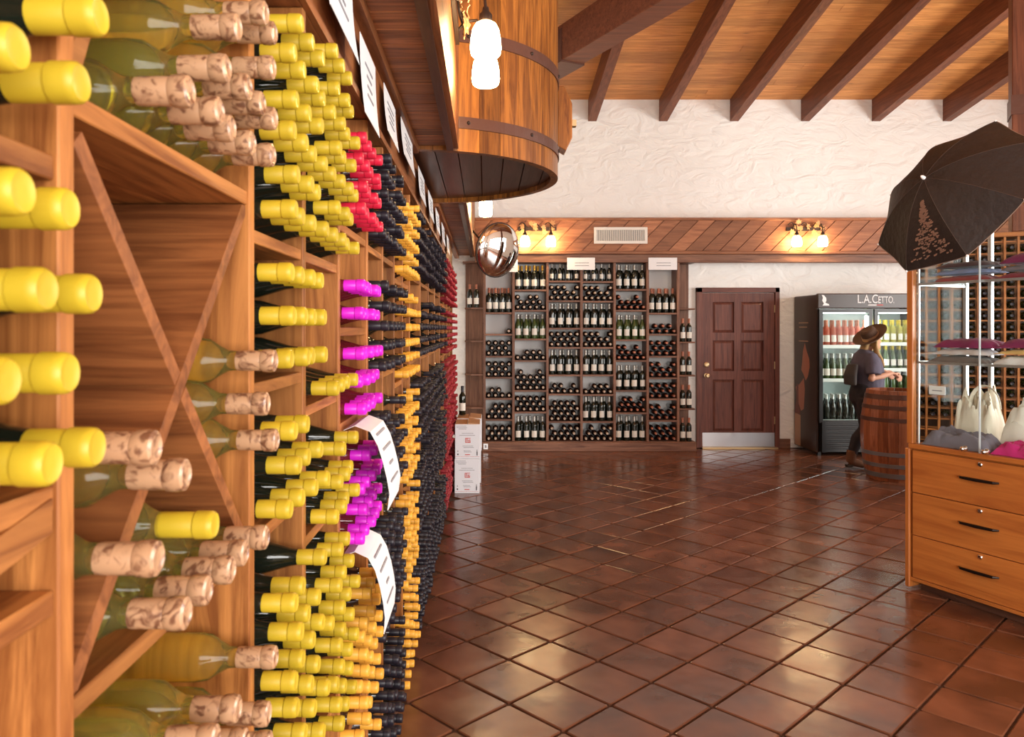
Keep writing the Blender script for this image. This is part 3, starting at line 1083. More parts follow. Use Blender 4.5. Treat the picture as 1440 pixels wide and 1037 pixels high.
# what stands (S) or lies (L) in each cell from the top; number = rows of lying bottles
cont = [['Sr', 'one', 'L3', 'L3', 'L2', 'L3', 'L3'], ['Sg', 'L3', 'Sn', 'L2', 'L4', 'L3', 'Sd'], ['Sd', 'L3', 'Sd', 'L3', 'Sd', 'L2', 'L4', 'L3'],
        ['Sd', 'L3', 'Sd', 'L3', 'Sd', 'L2', 'Sd', 'L3'], ['Sd', 'R3', 'Sn', 'R3', 'Sd', 'R3', 'Sd'], ['Sr', 'R2', 'R3', 'R3', 'R3', 'R3', 'R3']]
ws = thing('wine_shelving', 'tall six-column dark wooden wine shelving filling the white wall beside the door', 'shelving', (cx_[0], YB, 0))
zt_, zb_s = 2.44, bzp(350 + 803 * R7)
for i, x in enumerate(cx_):
    bx(x - .017, x + .017, YS, YB - .004, .125, zt_).build('upright', W('shelf', 'z'), ws, bevel=.003)
for i in range(6):
    bx(cx_[i] + .017, cx_[i + 1] - .017, YB - .012, YB - .004, .14, zt_).build('white_back_panel', plain('white_shelf_back', (.84, .83, .82), .6) if i == 0 else bpy.data.materials['white_shelf_back'], ws)
    for v in shel[i]:
        z = bzp(350 + v * R7)
        bx(cx_[i] + .0175, cx_[i + 1] - .0175, YS + .006, YB - .013, z - .022, z).build('shelf_board', W('shelf', 'x'), ws)
bx(cx_[0] - .03, cx_[6] + .23, YS - .03, YB - .004, 0, .122).build('plinth', W('shelf', 'x'), ws, bevel=.006)
bx(cx_[0] - .28, cx_[6] + .24, YS - .01, YB - .004, 2.442, 2.455).build('top_board', W('shelf', 'x'), ws)
# slanted left wing and right wing with small corner shelves
wl = MB().prism([(cx_[0] - .018, YS + .02, .13), (cx_[0] - .018, YS + .05, .13), (cx_[0] - .25, YB - .005, .13), (cx_[0] - .25, YB - .045, .13)], (0, 0, 2.31)).build('wing_panel', W('shelf', 'z'), ws)
for v in (245, 383, 523, 662):
    z = bzp(350 + v * R7)
    MB().prism([(cx_[0] - .02, YS + .015, z - .02), (cx_[0] - .255, YB - .05, z - .02), (cx_[0] - .255, YS + .10, z - .02), (cx_[0] - .17, YS + .015, z - .02)], (0, 0, .02)).build('wing_shelf', W('shelf', 'x'), ws)
bx(cx_[6] + .02, cx_[6] + .205, YB - .03, YB - .004, .125, zt_).build('wing_panel', W('shelf', 'z'), ws)
for v in (248, 388, 527, 667):
    z = bzp(350 + v * R7)
    bx(cx_[6] + .0175, cx_[6] + .225, YS + .02, YB - .031, z - .02, z).build('wing_shelf', W('shelf', 'x'), ws, bevel=.004)

LAB = {'L': ('beige-capped dark bottle lying in wall shelving', 'lying dark bottles on the wall shelving', 'brown', 'beige', 'lying_bottle'),
       'R': ('rust-capped bottle lying in wall shelving', 'lying rust-capped bottles on the wall shelving', 'brown', 'rust', 'rust_capped_bottle'),
       'Sr': ('red-capped labelled bottle standing in wall shelving', 'standing red-capped bottles', 'dark', 'rust', 'standing_bottle'),
       'Sg': ('gold-necked labelled bottle standing in wall shelving', 'standing gold-necked bottles', 'dark', 'gold', 'standing_bottle'),
       'Sn': ('green glass bottle standing in wall shelving', 'standing green bottles', 'green', 'silver', 'standing_bottle'),
       'Sd': ('dark foil-necked bottle standing in wall shelving', 'standing dark bottles', 'dark', 'silver', 'standing_bottle')}
for i in range(6):
    a, b_ = cx_[i] + .019, cx_[i + 1] - .019
    for j, v in enumerate(shel[i]):
        z = bzp(350 + v * R7)
        ztop = zt_ if j == 0 else bzp(350 + shel[i][j - 1] * R7) - .022
        c_ = cont[i][j]
        if c_ == 'one':
            bottle('bord', 'brown', 'beige', (b_ - .04, YB - .018, z + .0365), (PI / 2, 0, 0), 'single dark bottle lying alone in a white shelf cell under the mirror', 'lone lying bottle', 10, name='lying_bottle')
            continue
        key = c_ if c_[0] == 'S' else c_[0]
        lb, gr, gl, cp, nm = LAB[key]
        lb = lb + ', %s column from the mirror, %s cell down' % (ORD[i], ORD[j])
        if c_[0] == 'S':
            sc_ = min(1.05, (ztop - z - .012) / .305)
            nf = int((b_ - a) / .082)
            for k in range(nf):
                bottle('burg' if key == 'Sn' else 'bord', gl, cp, (a + .042 + k * (b_ - a - .084) / (nf - 1), YS + .062, z + .0005), (0, 0, random.uniform(-.3, .3)), lb, gr, 12, True, sc_, name=nm)
            for k in range(nf - 1):
                bottle('burg' if key == 'Sn' else 'bord', gl, cp, (a + .042 + (k + .5) * (b_ - a - .084) / (nf - 1), YS + .150, z + .0005), (0, 0, 0), lb, gr, 10, False, sc_, name=nm)
        else:
            rows = min(int(c_[1]), int((ztop - z - .074) / .0655) + 1)
            n_ = int((b_ - a) / .0745)
            p2 = (b_ - a - .075) / (n_ - 1)
            for r in range(rows):
                for k in range(n_ - r % 2):
                    if r == rows - 1 and random.random() < .25:
                        continue
                    bottle('bord', gl, cp, (a + .0375 + (k + .5 * (r % 2)) * p2, YB - .017 - random.uniform(0, .006), z + .0368 + r * .0655), (PI / 2, 0, 0), lb, gr, 10, name=nm)
for v, n_ in ((388, 0), (527, 1), (667, 2), (803, 3)):
    z = bzp(350 + v * R7)
    z = z if v != 803 else .1225
    for x in (cx_[6] + .075, cx_[6] + .158):
        bottle('bord', 'dark', 'rust', (x, YS + .075, z + .0005), (0, 0, 0), 'red-capped labelled bottle standing on the small end shelves beside the door', 'bottles on the end shelves', 12, True, name='standing_bottle')
zz = bzp(350 + 245 * R7)
for x, y in ((cx_[0] - .19, YS + .075), (cx_[0] - .105, YS + .045)):
    bottle('bord', 'dark', 'rust', (x, y, zz + .0005), (0, 0, 0), 'red-capped labelled bottle standing on the slanted corner shelf under the mirror', 'bottles on the corner shelf', 12, True, name='standing_bottle')
# white cards on the top edge
for (x0, x1, y0, y1, lb) in ((797, 836, 363, 380, 'white card pinned at the shelving top between two bottle columns'), (911, 951, 363, 380, 'white card pinned at the shelving top near the door'), (706, 728, 366, 383, 'white card at the shelving top partly behind the convex mirror')):
    t = thing('shelf_card', lb, 'sign', (bxp(x0), 9.755, bzp(y1)))
    cd = bx(bxp(x0), bxp(x1), 9.757, 9.761, bzp(y1), bzp(y0)).build('card', PAPER, t)
    for k in range(2):
        w_ = bxp(x1) - bxp(x0)
        bx(bxp(x0) + w_ * .28, bxp(x1) - w_ * .22, 9.7555, 9.757, bzp(y1) + .05 + k * .035, bzp(y1) + .058 + k * .035).build('printed_line', INK, cd)

# air vent in the frieze
vt = thing('air_vent', 'white louvred rectangular air vent set in the diagonal wooden frieze', 'vent', (bxp(835), 9.79, bzp(343)))
xa, xb, za, zb2 = bxp(835), bxp(910), bzp(343), bzp(320)
bx(xa + .02, xb - .02, 9.793, 9.799, za + .02, zb2 - .02).build('backing', VENTD, vt)
for (a, b_, c_, d_) in ((xa, xb, za, za + .035), (xa, xb, zb2 - .035, zb2), (xa, xa + .035, za + .0355, zb2 - .0355), (xb - .035, xb, za + .0355, zb2 - .0355)):
    bx(a, b_, 9.775, 9.792, c_, d_).build('frame', VENTW, vt)
for k in range(26):
    x = xa + .045 + k * (xb - xa - .09) / 25
    bx(x - .004, x + .004, 9.78, 9.7925, za + .036, zb2 - .036).build('louvre', VENTW, vt)

# convex mirror
mc = px(700, 352, 8.0)
mn = Vector((.62, -.74, -.20)).normalized()
Rm = mn.to_track_quat('Z', 'Y').to_matrix().to_4x4()
mt = thing('convex_mirror', 'round convex security mirror hanging over the corner of the wall shelving', 'mirror', tuple(mc))
rr = .285
prof = [(rr * math.sin(a), .09 * (math.cos(a * 1.0) - math.cos(PI / 2))) for a in [PI / 2 * (1 - i / 12) for i in range(12)]] + [(.002, .09)]
MB().lathe(prof, 32, Matrix.Translation(mc) @ Rm).build('mirror_dome', MIRROR, mt)
MB().lathe([(rr - .01, -.012), (rr + .007, -.012), (rr + .009, .004), (rr + .002, .008), (rr - .004, .006)], 32, Matrix.Translation(mc) @ Rm).build('rim', IRON, mt)
bp_ = mc - mn * .02
MB().tube([bp_, bp_ + Vector((-.10, .06, .03)), (-.142, bp_.y + .12, bp_.z + .22)], .010, 8).build('bracket', IRON, mt)

# ================================================================== CARTONS
def carton(x0, x1, y0, y1, z0, z1, label, open_top=False, printed=True):
    t = thing('wine_carton', label, 'carton', ((x0 + x1) / 2, (y0 + y1) / 2, z0), 0)
    if open_top:
        bx(x0, x1, y0, y1, z0, z1 - .004).build('carton_body', BOXW, t, bevel=.003)
        bx(x0 + .003, (x0 + x1) / 2 - .004, y0 + .003, y1 - .003, z1 - .004, z1).build('flap', KRAFT, t)
        MB().prism([((x0 + x1) / 2 + .004, y0 + .003, z1 - .004), (x1 - .003, y0 + .003, z1 - .004), (x1 - .003, y0 + .003, z1), ((x0 + x1) / 2 + .004, y0 + .003, z1 + .012)], (0, y1 - y0 - .006, 0)).build('flap', KRAFT, t)
    else:
        bx(x0, x1, y0, y1, z0, z1).build('carton_body', BOXW, t, bevel=.003)
    if printed:
        w_, h_ = x1 - x0, z1 - z0

        def mark(u0, u1, v0, v1, mat, nm='print_mark'):
            bx(x0 + u0 * w_, x0 + u1 * w_, y0 - .0012, y0 - .0002, z0 + v0 * h_, z0 + v1 * h_).build(nm, mat, t)
        for (u, v, uu) in ((.05, .93, .45), (.06, .885, .48), (.14, .845, .46), (.27, .72, .73), (.18, .665, .8), (.3, .355, .72), (.34, .315, .75), (.34, .22, .62), (.36, .185, .66)):
            mark(u, uu, v, v + .012, INK, 'printed_line')
        # square red emblem made of strokes
        for (u0, u1, v0, v1) in ((.41, .62, .575, .595), (.41, .62, .455, .475), (.41, .44, .475, .575), (.47, .50, .485, .575), (.53, .62, .525, .545), (.53, .56, .475, .525), (.58, .62, .475, .51)):
            mark(u0, u1, v0, v1, REDINK, 'red_emblem')
        mark(.4, .6, .10, .125, REDINK, 'red_print')
        mark(.86, .90, .09, .20, BLACKINK, 'bottle_pictogram')
        mark(.87, .89, .20, .26, BLACKINK, 'bottle_pictogram')
        mark(.09, .14, .10, .145, BLACKINK, 'pictogram')
        mark(.10, .13, .19, .235, INK, 'pictogram')
        mark(.02, .98, .055, .060, REDINK, 'printed_line')


carton(-.300, -.060, 7.30, 7.68, 0, .332, 'white printed wine carton at the bottom of the front stack by the rack end')
carton(-.296, -.054, 7.31, 7.69, .333, .668, 'white printed wine carton with brown open flaps on top of the front stack', True)
carton(-.298, -.050, 7.78, 8.16, 0, .332, 'white wine carton at the bottom of the stack behind the front one', printed=False)
carton(-.294, -.042, 7.78, 8.16, .333, .668, 'white wine carton with brown flaps carrying a dark bottle', True, printed=False)
bottle('bord', 'dark', 'black', (-.245, 7.98, .681), (0, 0, 0), 'dark wine bottle standing on the rear carton against the white wall', 'bottle on the cartons', 14, True, 1.0, name='wine_bottle')

# ================================================================== FRIDGE
FX0, FY0, FY1, FH = 4.095, 9.36, 10.06, 2.01
FX1 = FX0 + 1.42
fg = thing('bottle_fridge', 'black two-door glass bottle fridge with lit white shelves beside the wooden door', 'fridge', (FX0, FY0, 0))
fxp = lambda x: (x - CX) / F * FY0
fzp = lambda y: H - (y - CY) / F * FY0
bx(FX0, FX0 + .035, FY0 + .03, FY1, .05, FH).build('side_panel', BROWNP, fg, bevel=.008)
bx(FX1 - .035, FX1, FY0 + .03, FY1, .05, FH).build('side_panel', BROWNP, fg, bevel=.008)
bx(FX0 + .035, FX1 - .035, FY1 - .03, FY1, .05, FH).build('back_panel', FRW, fg)
bx(FX0 + .036, FX0 + .042, FY0 + .06, FY1 - .03, .42, 1.80).build('liner', FRW, fg)
bx(FX0 + .035, FX1 - .035, FY0 + .05, FY1 - .03, FH - .04, FH).build('top_panel', BLACKP, fg)
hdz0, hdz1 = fzp(434), fzp(413)
hdr = bx(FX0, FX1, FY0 - .01, FY0 + .05, hdz0, hdz1).build('header_sign', BROWNP, fg, bevel=.01)
bx(FX0 + .035, FX1 - .035, FY0 + .02, FY1 - .03, .06, .42).build('motor_box', BLACKP, fg)
for k in range(6):
    z = .10 + k * .052
    bx(FX0 + .06, FX1 - .06, FY0 - .005, FY0 + .018, z, z + .03).build('grille_slat', BLACKP, fg, bevel=.004)
for x in (FX0 + .05, FX1 - .09):
    bx(x, x + .04, FY0 + .1, FY0 + .16, 0, .058).build('foot', BLACKP, fg)
bx(FX0 + .05, FX0 + .1, FY0 - .02, FY0 + .018, .06, .44).build('corner_post', BLACKP, fg)
fmid = fxp(1228)
lamp_z = 1.80
for (a, b_) in ((FX0 + .02, fmid - .012), (fmid + .012, FX1 - .02)):
    z0, z1 = .425, hdz0 - .008
    d = bx(a, a + .045, FY0 - .012, FY0 + .025, z0, z1).build('door_frame', BLACKP, fg)
    bx(b_ - .045, b_, FY0 - .012, FY0 + .025, z0, z1).build('door_frame', BLACKP, fg)
    bx(a + .0455, b_ - .0455, FY0 - .012, FY0 + .025, z1 - .045, z1).build('door_frame', BLACKP, fg)
    bx(a + .0455, b_ - .0455, FY0 - .012, FY0 + .025, z0, z0 + .03).build('door_frame', BLACKP, fg)
    bx(a + .0455, b_ - .0455, FY0 + .003, FY0 + .008, z0 + .031, z1 - .046).build('door_pane', PANE, fg)
    bx(a + .06, b_ - .06, FY0 + .06, FY0 + .08, z1 - .05, z1 - .03).build('lamp_tube', TUBE, fg)
    bx((a + .045 if a > fmid else b_ - .07), (a + .07 if a > fmid else b_ - .045), FY0 + .03, FY0 + .045, .5, z1 - .08).build('lamp_tube', TUBE, fg)
SHZ = [[1.372, .955, .445], [1.405, 1.085, .765, .445]]
RC = [[('pinkclear', 'rust', 'pink rose wine bottle standing on the top fridge shelf', 'rose bottles in the fridge', 'bord'),
       ('green', 'silver', 'green labelled bottle standing on the middle left fridge shelf', 'green bottles in the fridge', 'burg'),
       ('dark', 'silver', 'dark silver-necked bottle standing on the lowest fridge shelf', 'dark bottles in the fridge', 'burg')],
      [('whiteclear', 'yellow', 'pale yellow wine bottle standing on the top fridge shelf', 'yellow bottles in the fridge', 'bord'),
       ('green', 'yellow', 'yellow-necked green bottle on the second right fridge shelf', 'yellow-necked bottles in the fridge', 'burg'),
       ('green', 'silver', 'green bottle standing on the third right fridge shelf', 'third shelf bottles in the fridge', 'burg'),
       ('dark', 'silver', 'dark bottle standing on the lowest right fridge shelf', 'lowest right bottles in the fridge', 'burg')]]
for s_, (a, b_) in enumerate(((FX0 + .045, fmid - .01), (fmid + .01, FX1 - .045))):
    for zi, z in enumerate(SHZ[s_]):
        bx(a, b_, FY0 + .05, FY1 - .035, z - .02, z).build('fridge_shelf', FRW, fg)
        bx(a, b_, FY0 + .045, FY0 + .05, z - .03, z + .012).build('price_rail', FRW, fg)
        gl, cp, lb, gr, shp = RC[s_][zi]
        n_ = 8
        for k in range(n_):
            x = a + .045 + k * (b_ - a - .09) / (n_ - 1)
            bottle(shp, gl, cp, (x, FY0 + .12, z + .0005), (0, 0, random.uniform(-.3, .3)), lb, gr, 12, zi < 2, (1.06, .96)[s_], name='chilled_bottle')
            if k < n_ - 1:
                bottle(shp, gl, cp, (x + .04, FY0 + .25, z + .0005), (0, 0, 0), lb, gr, 10, False, (1.06, .96)[s_], name='chilled_bottle')


def text(body, size, loc, rot, mat, name, parent, depth=.002, sx=1.0, fit=None):
    cu = bpy.data.curves.new(name, 'FONT')
    cu.body, cu.size, cu.extrude, cu.align_x, cu.align_y = body, size, depth, 'CENTER', 'CENTER'
    ob = bpy.data.objects.new(name + '_tmp', cu)
    COL.objects.link(ob)
    me = bpy.data.meshes.new_from_object(ob.evaluated_get(bpy.context.evaluated_depsgraph_get()))
    COL.objects.unlink(ob)
    bpy.data.objects.remove(ob)
    me.materials.clear()
    me.materials.append(mat)
    if fit:
        xs_ = [v.co.x for v in me.vertices]
        sx = fit / (max(xs_) - min(xs_))
        mid = (max(xs_) + min(xs_)) / 2 * sx
        loc = (loc[0] - mid, loc[1], loc[2])
    o_ = inst(name, me, parent, loc, rot, (sx, 1, 1))
    return o_


L_ = Vector((FX0, FY0, 0))
hp_ = lambda x, y: (fxp(x) - FX0, -.013, fzp(y))
text('L.A.C', .150, hp_(1219.5, 421.3), (PI / 2, 0, 0), WHITEP, 'lettering', fg, fit=fxp(1233.7) - fxp(1205.5))
text('ETTO.', .118, hp_(1245.4, 422.4), (PI / 2, 0, 0), WHITEP, 'lettering', fg, fit=fxp(1256.5) - fxp(1234.5))
bx(fxp(1220), fxp(1232), FY0 - .014, FY0 - .0105, fzp(429.8), fzp(428.6)).build('white_stripe', WHITEP, fg)
bx(fxp(1232.5), fxp(1241), FY0 - .014, FY0 - .0105, fzp(429.8), fzp(428.6)).build('red_stripe', REDINK, fg)
em = [(1155, 415), (1158, 415.5), (1161, 419), (1161.5, 423), (1160, 426), (1165, 428), (1165.5, 430), (1156, 430), (1158, 427), (1155.5, 423), (1156.5, 419)]
MB().prism([(fxp(x), FY0 - .014, fzp(y)) for x, y in em], (0, .0035, 0)).build('white_emblem', WHITEP, fg)
# printed picture on the side: face, hand, bottle and lettering lines as flat print
SKIN1 = plain('print_skin_tone', (.42, .16, .10), .4)
PBEI = plain('print_beige', (.46, .27, .17), .45)
sidep = lambda pts, dx_: MB().prism([(FX0 - dx_, FY0 + .03 + u * (FY1 - FY0 - .03), z) for u, z in pts], (dx_ - .0003, 0, 0))
sidep([(.50, 1.40), (.42, 1.30), (.30, 1.20), (.28, 1.10), (.36, .98), (.46, .92), (.56, 1.00), (.66, 1.05), (.62, 1.16), (.58, 1.3)], .0012).build('printed_picture', SKIN1, fg)
sidep([(.55, .95), (.50, .80), (.55, .55), (.68, .52), (.80, .62), (.93, .82), (.75, .86)], .001).build('printed_picture', SKIN1, fg)
sidep([(.97, .48), (.70, .46), (.70, .06), (.97, .06)], .0012).build('printed_picture', PBEI, fg)
sidep([(.88, .86), (.80, .86), (.79, .62), (.72, .52), (.72, .47), (.95, .47), (.95, .56), (.89, .64)], .0016).build('printed_picture', plain('print_bottle_red', (.16, .04, .03), .4), fg)
for (u0, u1, z) in ((.35, .78, 1.655), (.40, .76, 1.60), (.35, .78, 1.42)):
    sidep([(u0, z), (u1, z), (u1, z + .012), (u0, z + .012)], .0014).build('printed_line', PBEI, fg)

# ================================================================== WINE KEG
kx, ky = 4.365, 8.06
kg = thing('wine_barrel', 'upright oak wine barrel with galvanised hoops beside the wooden display cabinet', 'barrel', (kx, ky, 0))
kr = lambda z: .285 + .062 * (1 - ((z - .47) / .47) ** 2)
NS = 22
for k in range(NS):
    a0, a1 = 2 * PI * k / NS + .004, 2 * PI * (k + 1) / NS - .004
    vs_, fs_ = [], []
    zs = [.94 * i / 8 for i in range(9)]
    for z in zs:
        for a, r in ((a0, kr(z)), (a1, kr(z)), (a1, kr(z) - .028), (a0, kr(z) - .028)):
            vs_.append((kx + r * math.cos(a), ky + r * math.sin(a), z))
    for i in range(8):
        for q in range(4):
            q2 = (q + 1) % 4
            fs_.append((4 * i + q, 4 * i + q2, 4 * i + 4 + q2, 4 * i + 4 + q))
    fs_ += [(3, 2, 1, 0), (32, 33, 34, 35)]
    MB().add(vs_, fs_).build('stave', W('keg', 'z'), kg)
for (z0, z1) in ((.035, .085), (.145, .185), (.265, .305), (.62, .66), (.745, .785), (.85, .90)):
    MB().lathe([(kr(z0) - .004, z0), (kr(z0) + .004, z0), (kr(z1) + .004, z1), (kr(z1) - .004, z1)], 40, Matrix.Translation((kx, ky, 0)), smooth=True).build('hoop', GALV if z0 < .5 else HOOP, kg)
MB().lathe([(.256, .885), (.256, .905), (.01, .906)], 32, Matrix.Translation((kx, ky, 0))).build('head', W('keg', 'x'), kg)

# ================================================================== DISPLAY CABINET (drawers below, glass case above)
VX, VY, VR = 2.576, 4.60, math.atan2(-.91, .415)
vit = thing('display_cabinet', 'orange wooden drawer cabinet with glass display case of clothes on top', 'cabinet', (VX, VY, 0), VR)
vM = Matrix.Translation((VX, VY, 0)) @ Matrix.Rotation(VR, 4, 'Z')
VL, VD = 1.62, .52


def vb(x0, x1, y0, y1, z0, z1, name, mat, parent=vit, bevel=.002):
    return bx(x0, x1, y0, y1, z0, z1).build(name, mat, parent, bevel=bevel, world=False)


vb(.02, VL - .02, .07, VD - .02, 0, .066, 'toe_kick', W('soffitdark', 'x'))
vb(0, VL, .022, VD, .068, .862, 'carcass', W('cabinet', 'x'))
vb(-.012, VL, -.004, VD, .863, .892, 'deck_board', W('cabinet', 'x'), bevel=.004)
vb(-.03, -.001, -.008, VD, .02, .862, 'end_panel', W('cabinet', 'z'), bevel=.004)
vb(-.001, VL, .0, .021, .062, .082, 'bottom_rail', W('cabinet', 'x'))
for c0 in (.012, .82):
    for z0 in (.085, .342, .600):
        d = vb(c0, c0 + .775, .001, .021, z0, z0 + .253, 'drawer_front', W('cabinet', 'x'), bevel=.003)
        m = MB().tube([(c0 + .29, .0, z0 + .145), (c0 + .31, -.020, z0 + .145), (c0 + .40, -.026, z0 + .145), (c0 + .49, -.020, z0 + .145), (c0 + .51, .0, z0 + .145)], [.005, .008, .010, .008, .005], 8)
        m.build('handle', plain('dark_bronze', (.03, .022, .02), .3, metal=.8) if 'dark_bronze' not in bpy.data.materials else bpy.data.materials['dark_bronze'], d, world=False)
        MB().lathe([(.013, 0), (.013, .006), (.010, .009), (.003, .009)], 14, Matrix.Translation((c0 + .41, .001, z0 + .232)) @ Matrix.Rotation(PI / 2, 4, 'X')).build('lock', CHROME, d, world=False)
CT = 2.33
vb(-.02, .018, -.004, .034, .893, CT, 'corner_post', W('cabinet', 'z'))
vb(VL - .04, VL, .0, .038, .893, CT, 'corner_post', W('cabinet', 'z'))
for (x, y) in ((.0, VD - .03), (.155, VD - .03), (.80, VD - .03), (VL - .03, VD - .03)):
    vb(x, x + .025, y, y + .025, .893, CT, 'metal_upright', ALU, bevel=.003)
vb(.02, .032, .036, .048, .893, CT - .3, 'metal_upright', ALU)
vb(-.03, VL + .01, -.02, VD + .01, CT, CT + .055, 'cornice', W('cabinet', 'x'), bevel=.006)
vb(.019, .412, .004, .010, .893, CT - .001, 'front_pane', PANE, bevel=0)
vb(.416, 1.0, .004, .010, .893, CT - .001, 'front_pane', PANE, bevel=0)
vb(1.004, VL - .041, .004, .010, .893, CT - .001, 'front_pane', PANE, bevel=0)
vb(.001, .007, .05, VD - .032, .893, CT - .001, 'end_pane', PANE, bevel=0)
vb(.411, .417, .002, .012, .893, CT - .001, 'pane_edge', plain('pale_glass_edge', (.55, .62, .66), .15), bevel=0)
for z in (1.39, 1.86):
    vb(.034, VL - .05, .030, VD - .034, z - .010, z, 'glass_shelf', PANE, bevel=0)
    vb(.034, VL - .05, .018, .029, z - .012, z + .002, 'shelf_rail', ALU, bevel=0)
    vb(.009, .019, .05, VD - .034, z - .012, z + .002, 'shelf_rail', ALU, bevel=0)
for x in (.34, .46):
    MB().lathe([(.016, 0), (.016, .012), (.010, .022), (.013, .034), (.006, .040)], 12, Matrix.Translation((x, -.003, .91)) @ Matrix.Rotation(PI / 2, 4, 'X')).build('pane_clip', CHROME, vit, world=False)

from mathutils import noise


def garment(lx, ly, z, w_, d_, h_, col, name, label, rough=.85, wave=.35, seed=0, rot=0.0, n=22):
    mname = 'cloth_' + name + str(seed)
    mat = plain(mname, col, rough, bump=.25, bscale=300)
    mat.node_tree.nodes['Principled BSDF'].inputs['Sheen Weight'].default_value = .2
    vs_, fs_ = [], []
    for j in range(n + 1):
        for i in range(n + 1):
            u, v = i / n * 2 - 1, j / n * 2 - 1
            e = (1 - abs(u) ** 5) * (1 - abs(v) ** 5)
            nz = noise.fractal(Vector((u * 1.6 + seed * 7.3, v * 1.6 + seed * 3.1, seed)), 1.0, 2.0, 3)
            fold = math.sin((u * 1.3 + v * 2.1 + nz * 1.2) * 5.5)
            zz = h_ * max(.06, e ** .6) * (1 + wave * (nz * 1.3 + .35 * fold + .12 * math.sin(u * 23 + nz * 9)))
            ex = 1 + .10 * noise.noise(Vector((v * 2.5, seed * 2.0, u * .5)))
            ey = 1 + .10 * noise.noise(Vector((u * 2.5, seed * 4.0, 3.0)))
            vs_.append((u * w_ / 2 * ex, v * d_ / 2 * ey, zz))
    N_ = len(vs_)
    vs_ += [(x, y, 0) for x, y, _ in vs_]
    q = n + 1
    for j in range(n):
        for i in range(n):
            a = j * q + i
            fs_.append((a, a + 1, a + q + 1, a + q))
            fs_.append((N_ + a, N_ + a + q, N_ + a + q + 1, N_ + a + 1))
    for i in range(n):
        for a, b_ in ((i, i + 1), (n * q + i + 1, n * q + i), ((i + 1) * q, i * q), (i * q + n, (i + 1) * q + n)):
            fs_.append((b_, a, N_ + a, N_ + b_))
    o_ = MB().add(vs_, fs_, True).build(name, mat, None, world=False)
    o_.location = vM @ Vector((lx, ly, z))
    o_.rotation_euler = (0, 0, VR + rot)
    return tag(o_, label, 'clothing')


CREAM, GREYC, PINKC, PURP, WHT = (.78, .70, .58), (.20, .18, .23), (.62, .02, .20), (.22, .015, .085), (.74, .72, .74)
# bottom of the case
garment(.24, .12, .8935, .40, .17, .085, GREYC, 'grey_shirt', 'crumpled slate grey shirt on the floor of the glass case', seed=1)
garment(.62, .125, .8935, .34, .17, .07, PINKC, 'pink_shirt', 'bright magenta pink shirt at the front of the glass case floor', seed=2)
garment(.215, .33, .8935, .22, .20, .28, CREAM, 'cream_bag', 'upright cream cloth bag with loop handle in the glass case', seed=3, wave=.3)
garment(.59, .34, .8935, .42, .22, .25, (.86, .81, .73), 'cream_shirt', 'large heaped cream shirt behind the pink shirt in the glass case', seed=4, wave=.33)
garment(1.06, .30, .8935, .40, .26, .2, WHT, 'white_shirt', 'white shirt heaped at the closed end of the glass case', seed=5)
hd_ = MB().tube([vM @ Vector((.17 + .10 * (1 - math.cos(a)) / 1.0 * .9, .30, 1.12 + .13 * math.sin(a))) for a in [PI * i / 10 for i in range(11)]], [(.004, .014)] * 11, 6)
ch = hd_.build('loop_handle', plain('cream_strap', CREAM, .85), None)
ch.parent = bpy.data.objects['cream_bag']
ch.matrix_parent_inverse = (Matrix.Translation(bpy.data.objects['cream_bag'].location) @ Matrix.Rotation(VR, 4, 'Z')).inverted()
# middle shelf
z = 1.3905
garment(.24, .16, z, .34, .20, .035, (.16, .13, .12), 'dark_folded_shirt', 'dark folded shirt at the bottom of the middle shelf pile', seed=6, wave=.2)
garment(.62, .17, z, .36, .20, .045, WHT, 'white_folded_shirt', 'white folded shirt lowest on the middle glass shelf', seed=7, wave=.2)
garment(.24, .17, z + .046, .32, .18, .032, (.62, .58, .60), 'pale_folded_shirt', 'pale grey folded shirt on the middle glass shelf', seed=8, wave=.2)
garment(.62, .18, z + .058, .34, .19, .025, (.70, .47, .17), 'yellow_folded_shirt', 'mustard yellow folded shirt on the middle glass shelf', seed=9, wave=.2)
garment(.26, .19, z + .086, .34, .18, .05, PURP, 'purple_folded_shirt', 'wine purple folded shirt topping the pile above the crumpled grey shirt', seed=10, wave=.15)
garment(.64, .19, z + .092, .36, .18, .05, PURP, 'purple_folded_shirt', 'wine purple folded shirt lying on the mustard yellow one', seed=11, wave=.15)
garment(1.05, .19, z, .36, .2, .12, (.06, .10, .35), 'blue_folded_shirt', 'blue folded shirt on the middle glass shelf', seed=12, wave=.15)
# top shelf
z = 1.8605
garment(.25, .17, z, .34, .2, .035, (.30, .05, .05), 'red_folded_shirt', 'dark red folded shirt lowest on the top glass shelf', seed=13, wave=.2)
garment(.64, .17, z, .36, .2, .035, (.27, .03, .05), 'red_folded_shirt', 'crimson folded shirt under the grey one on the top glass shelf', seed=14, wave=.2)
garment(.25, .18, z + .048, .32, .19, .028, (.20, .26, .48), 'blue_folded_shirt', 'light blue folded shirt on the top glass shelf', seed=15, wave=.2)
garment(.64, .18, z + .048, .34, .19, .028, (.20, .18, .22), 'grey_folded_shirt', 'grey folded shirt on the top glass shelf', seed=16, wave=.2)
garment(.25, .19, z + .088, .32, .19, .03, (.07, .03, .035), 'dark_folded_shirt', 'near-black folded shirt topping the pile on the top glass shelf', seed=17, wave=.15)
garment(.65, .19, z + .088, .36, .19, .05, PURP, 'purple_folded_shirt', 'wine purple folded shirt topping the grey one on the top glass shelf', seed=18, wave=.15)
pc = vM @ Vector((.125, .12, 0))
card = MB().prism([Vector((-.05, 0, 0)), Vector((.05, 0, 0)), Vector((.05, 0, .05)), Vector((-.05, 0, .05))], (0, .003, 0)).build('price_card', PAPER, None, world=False)
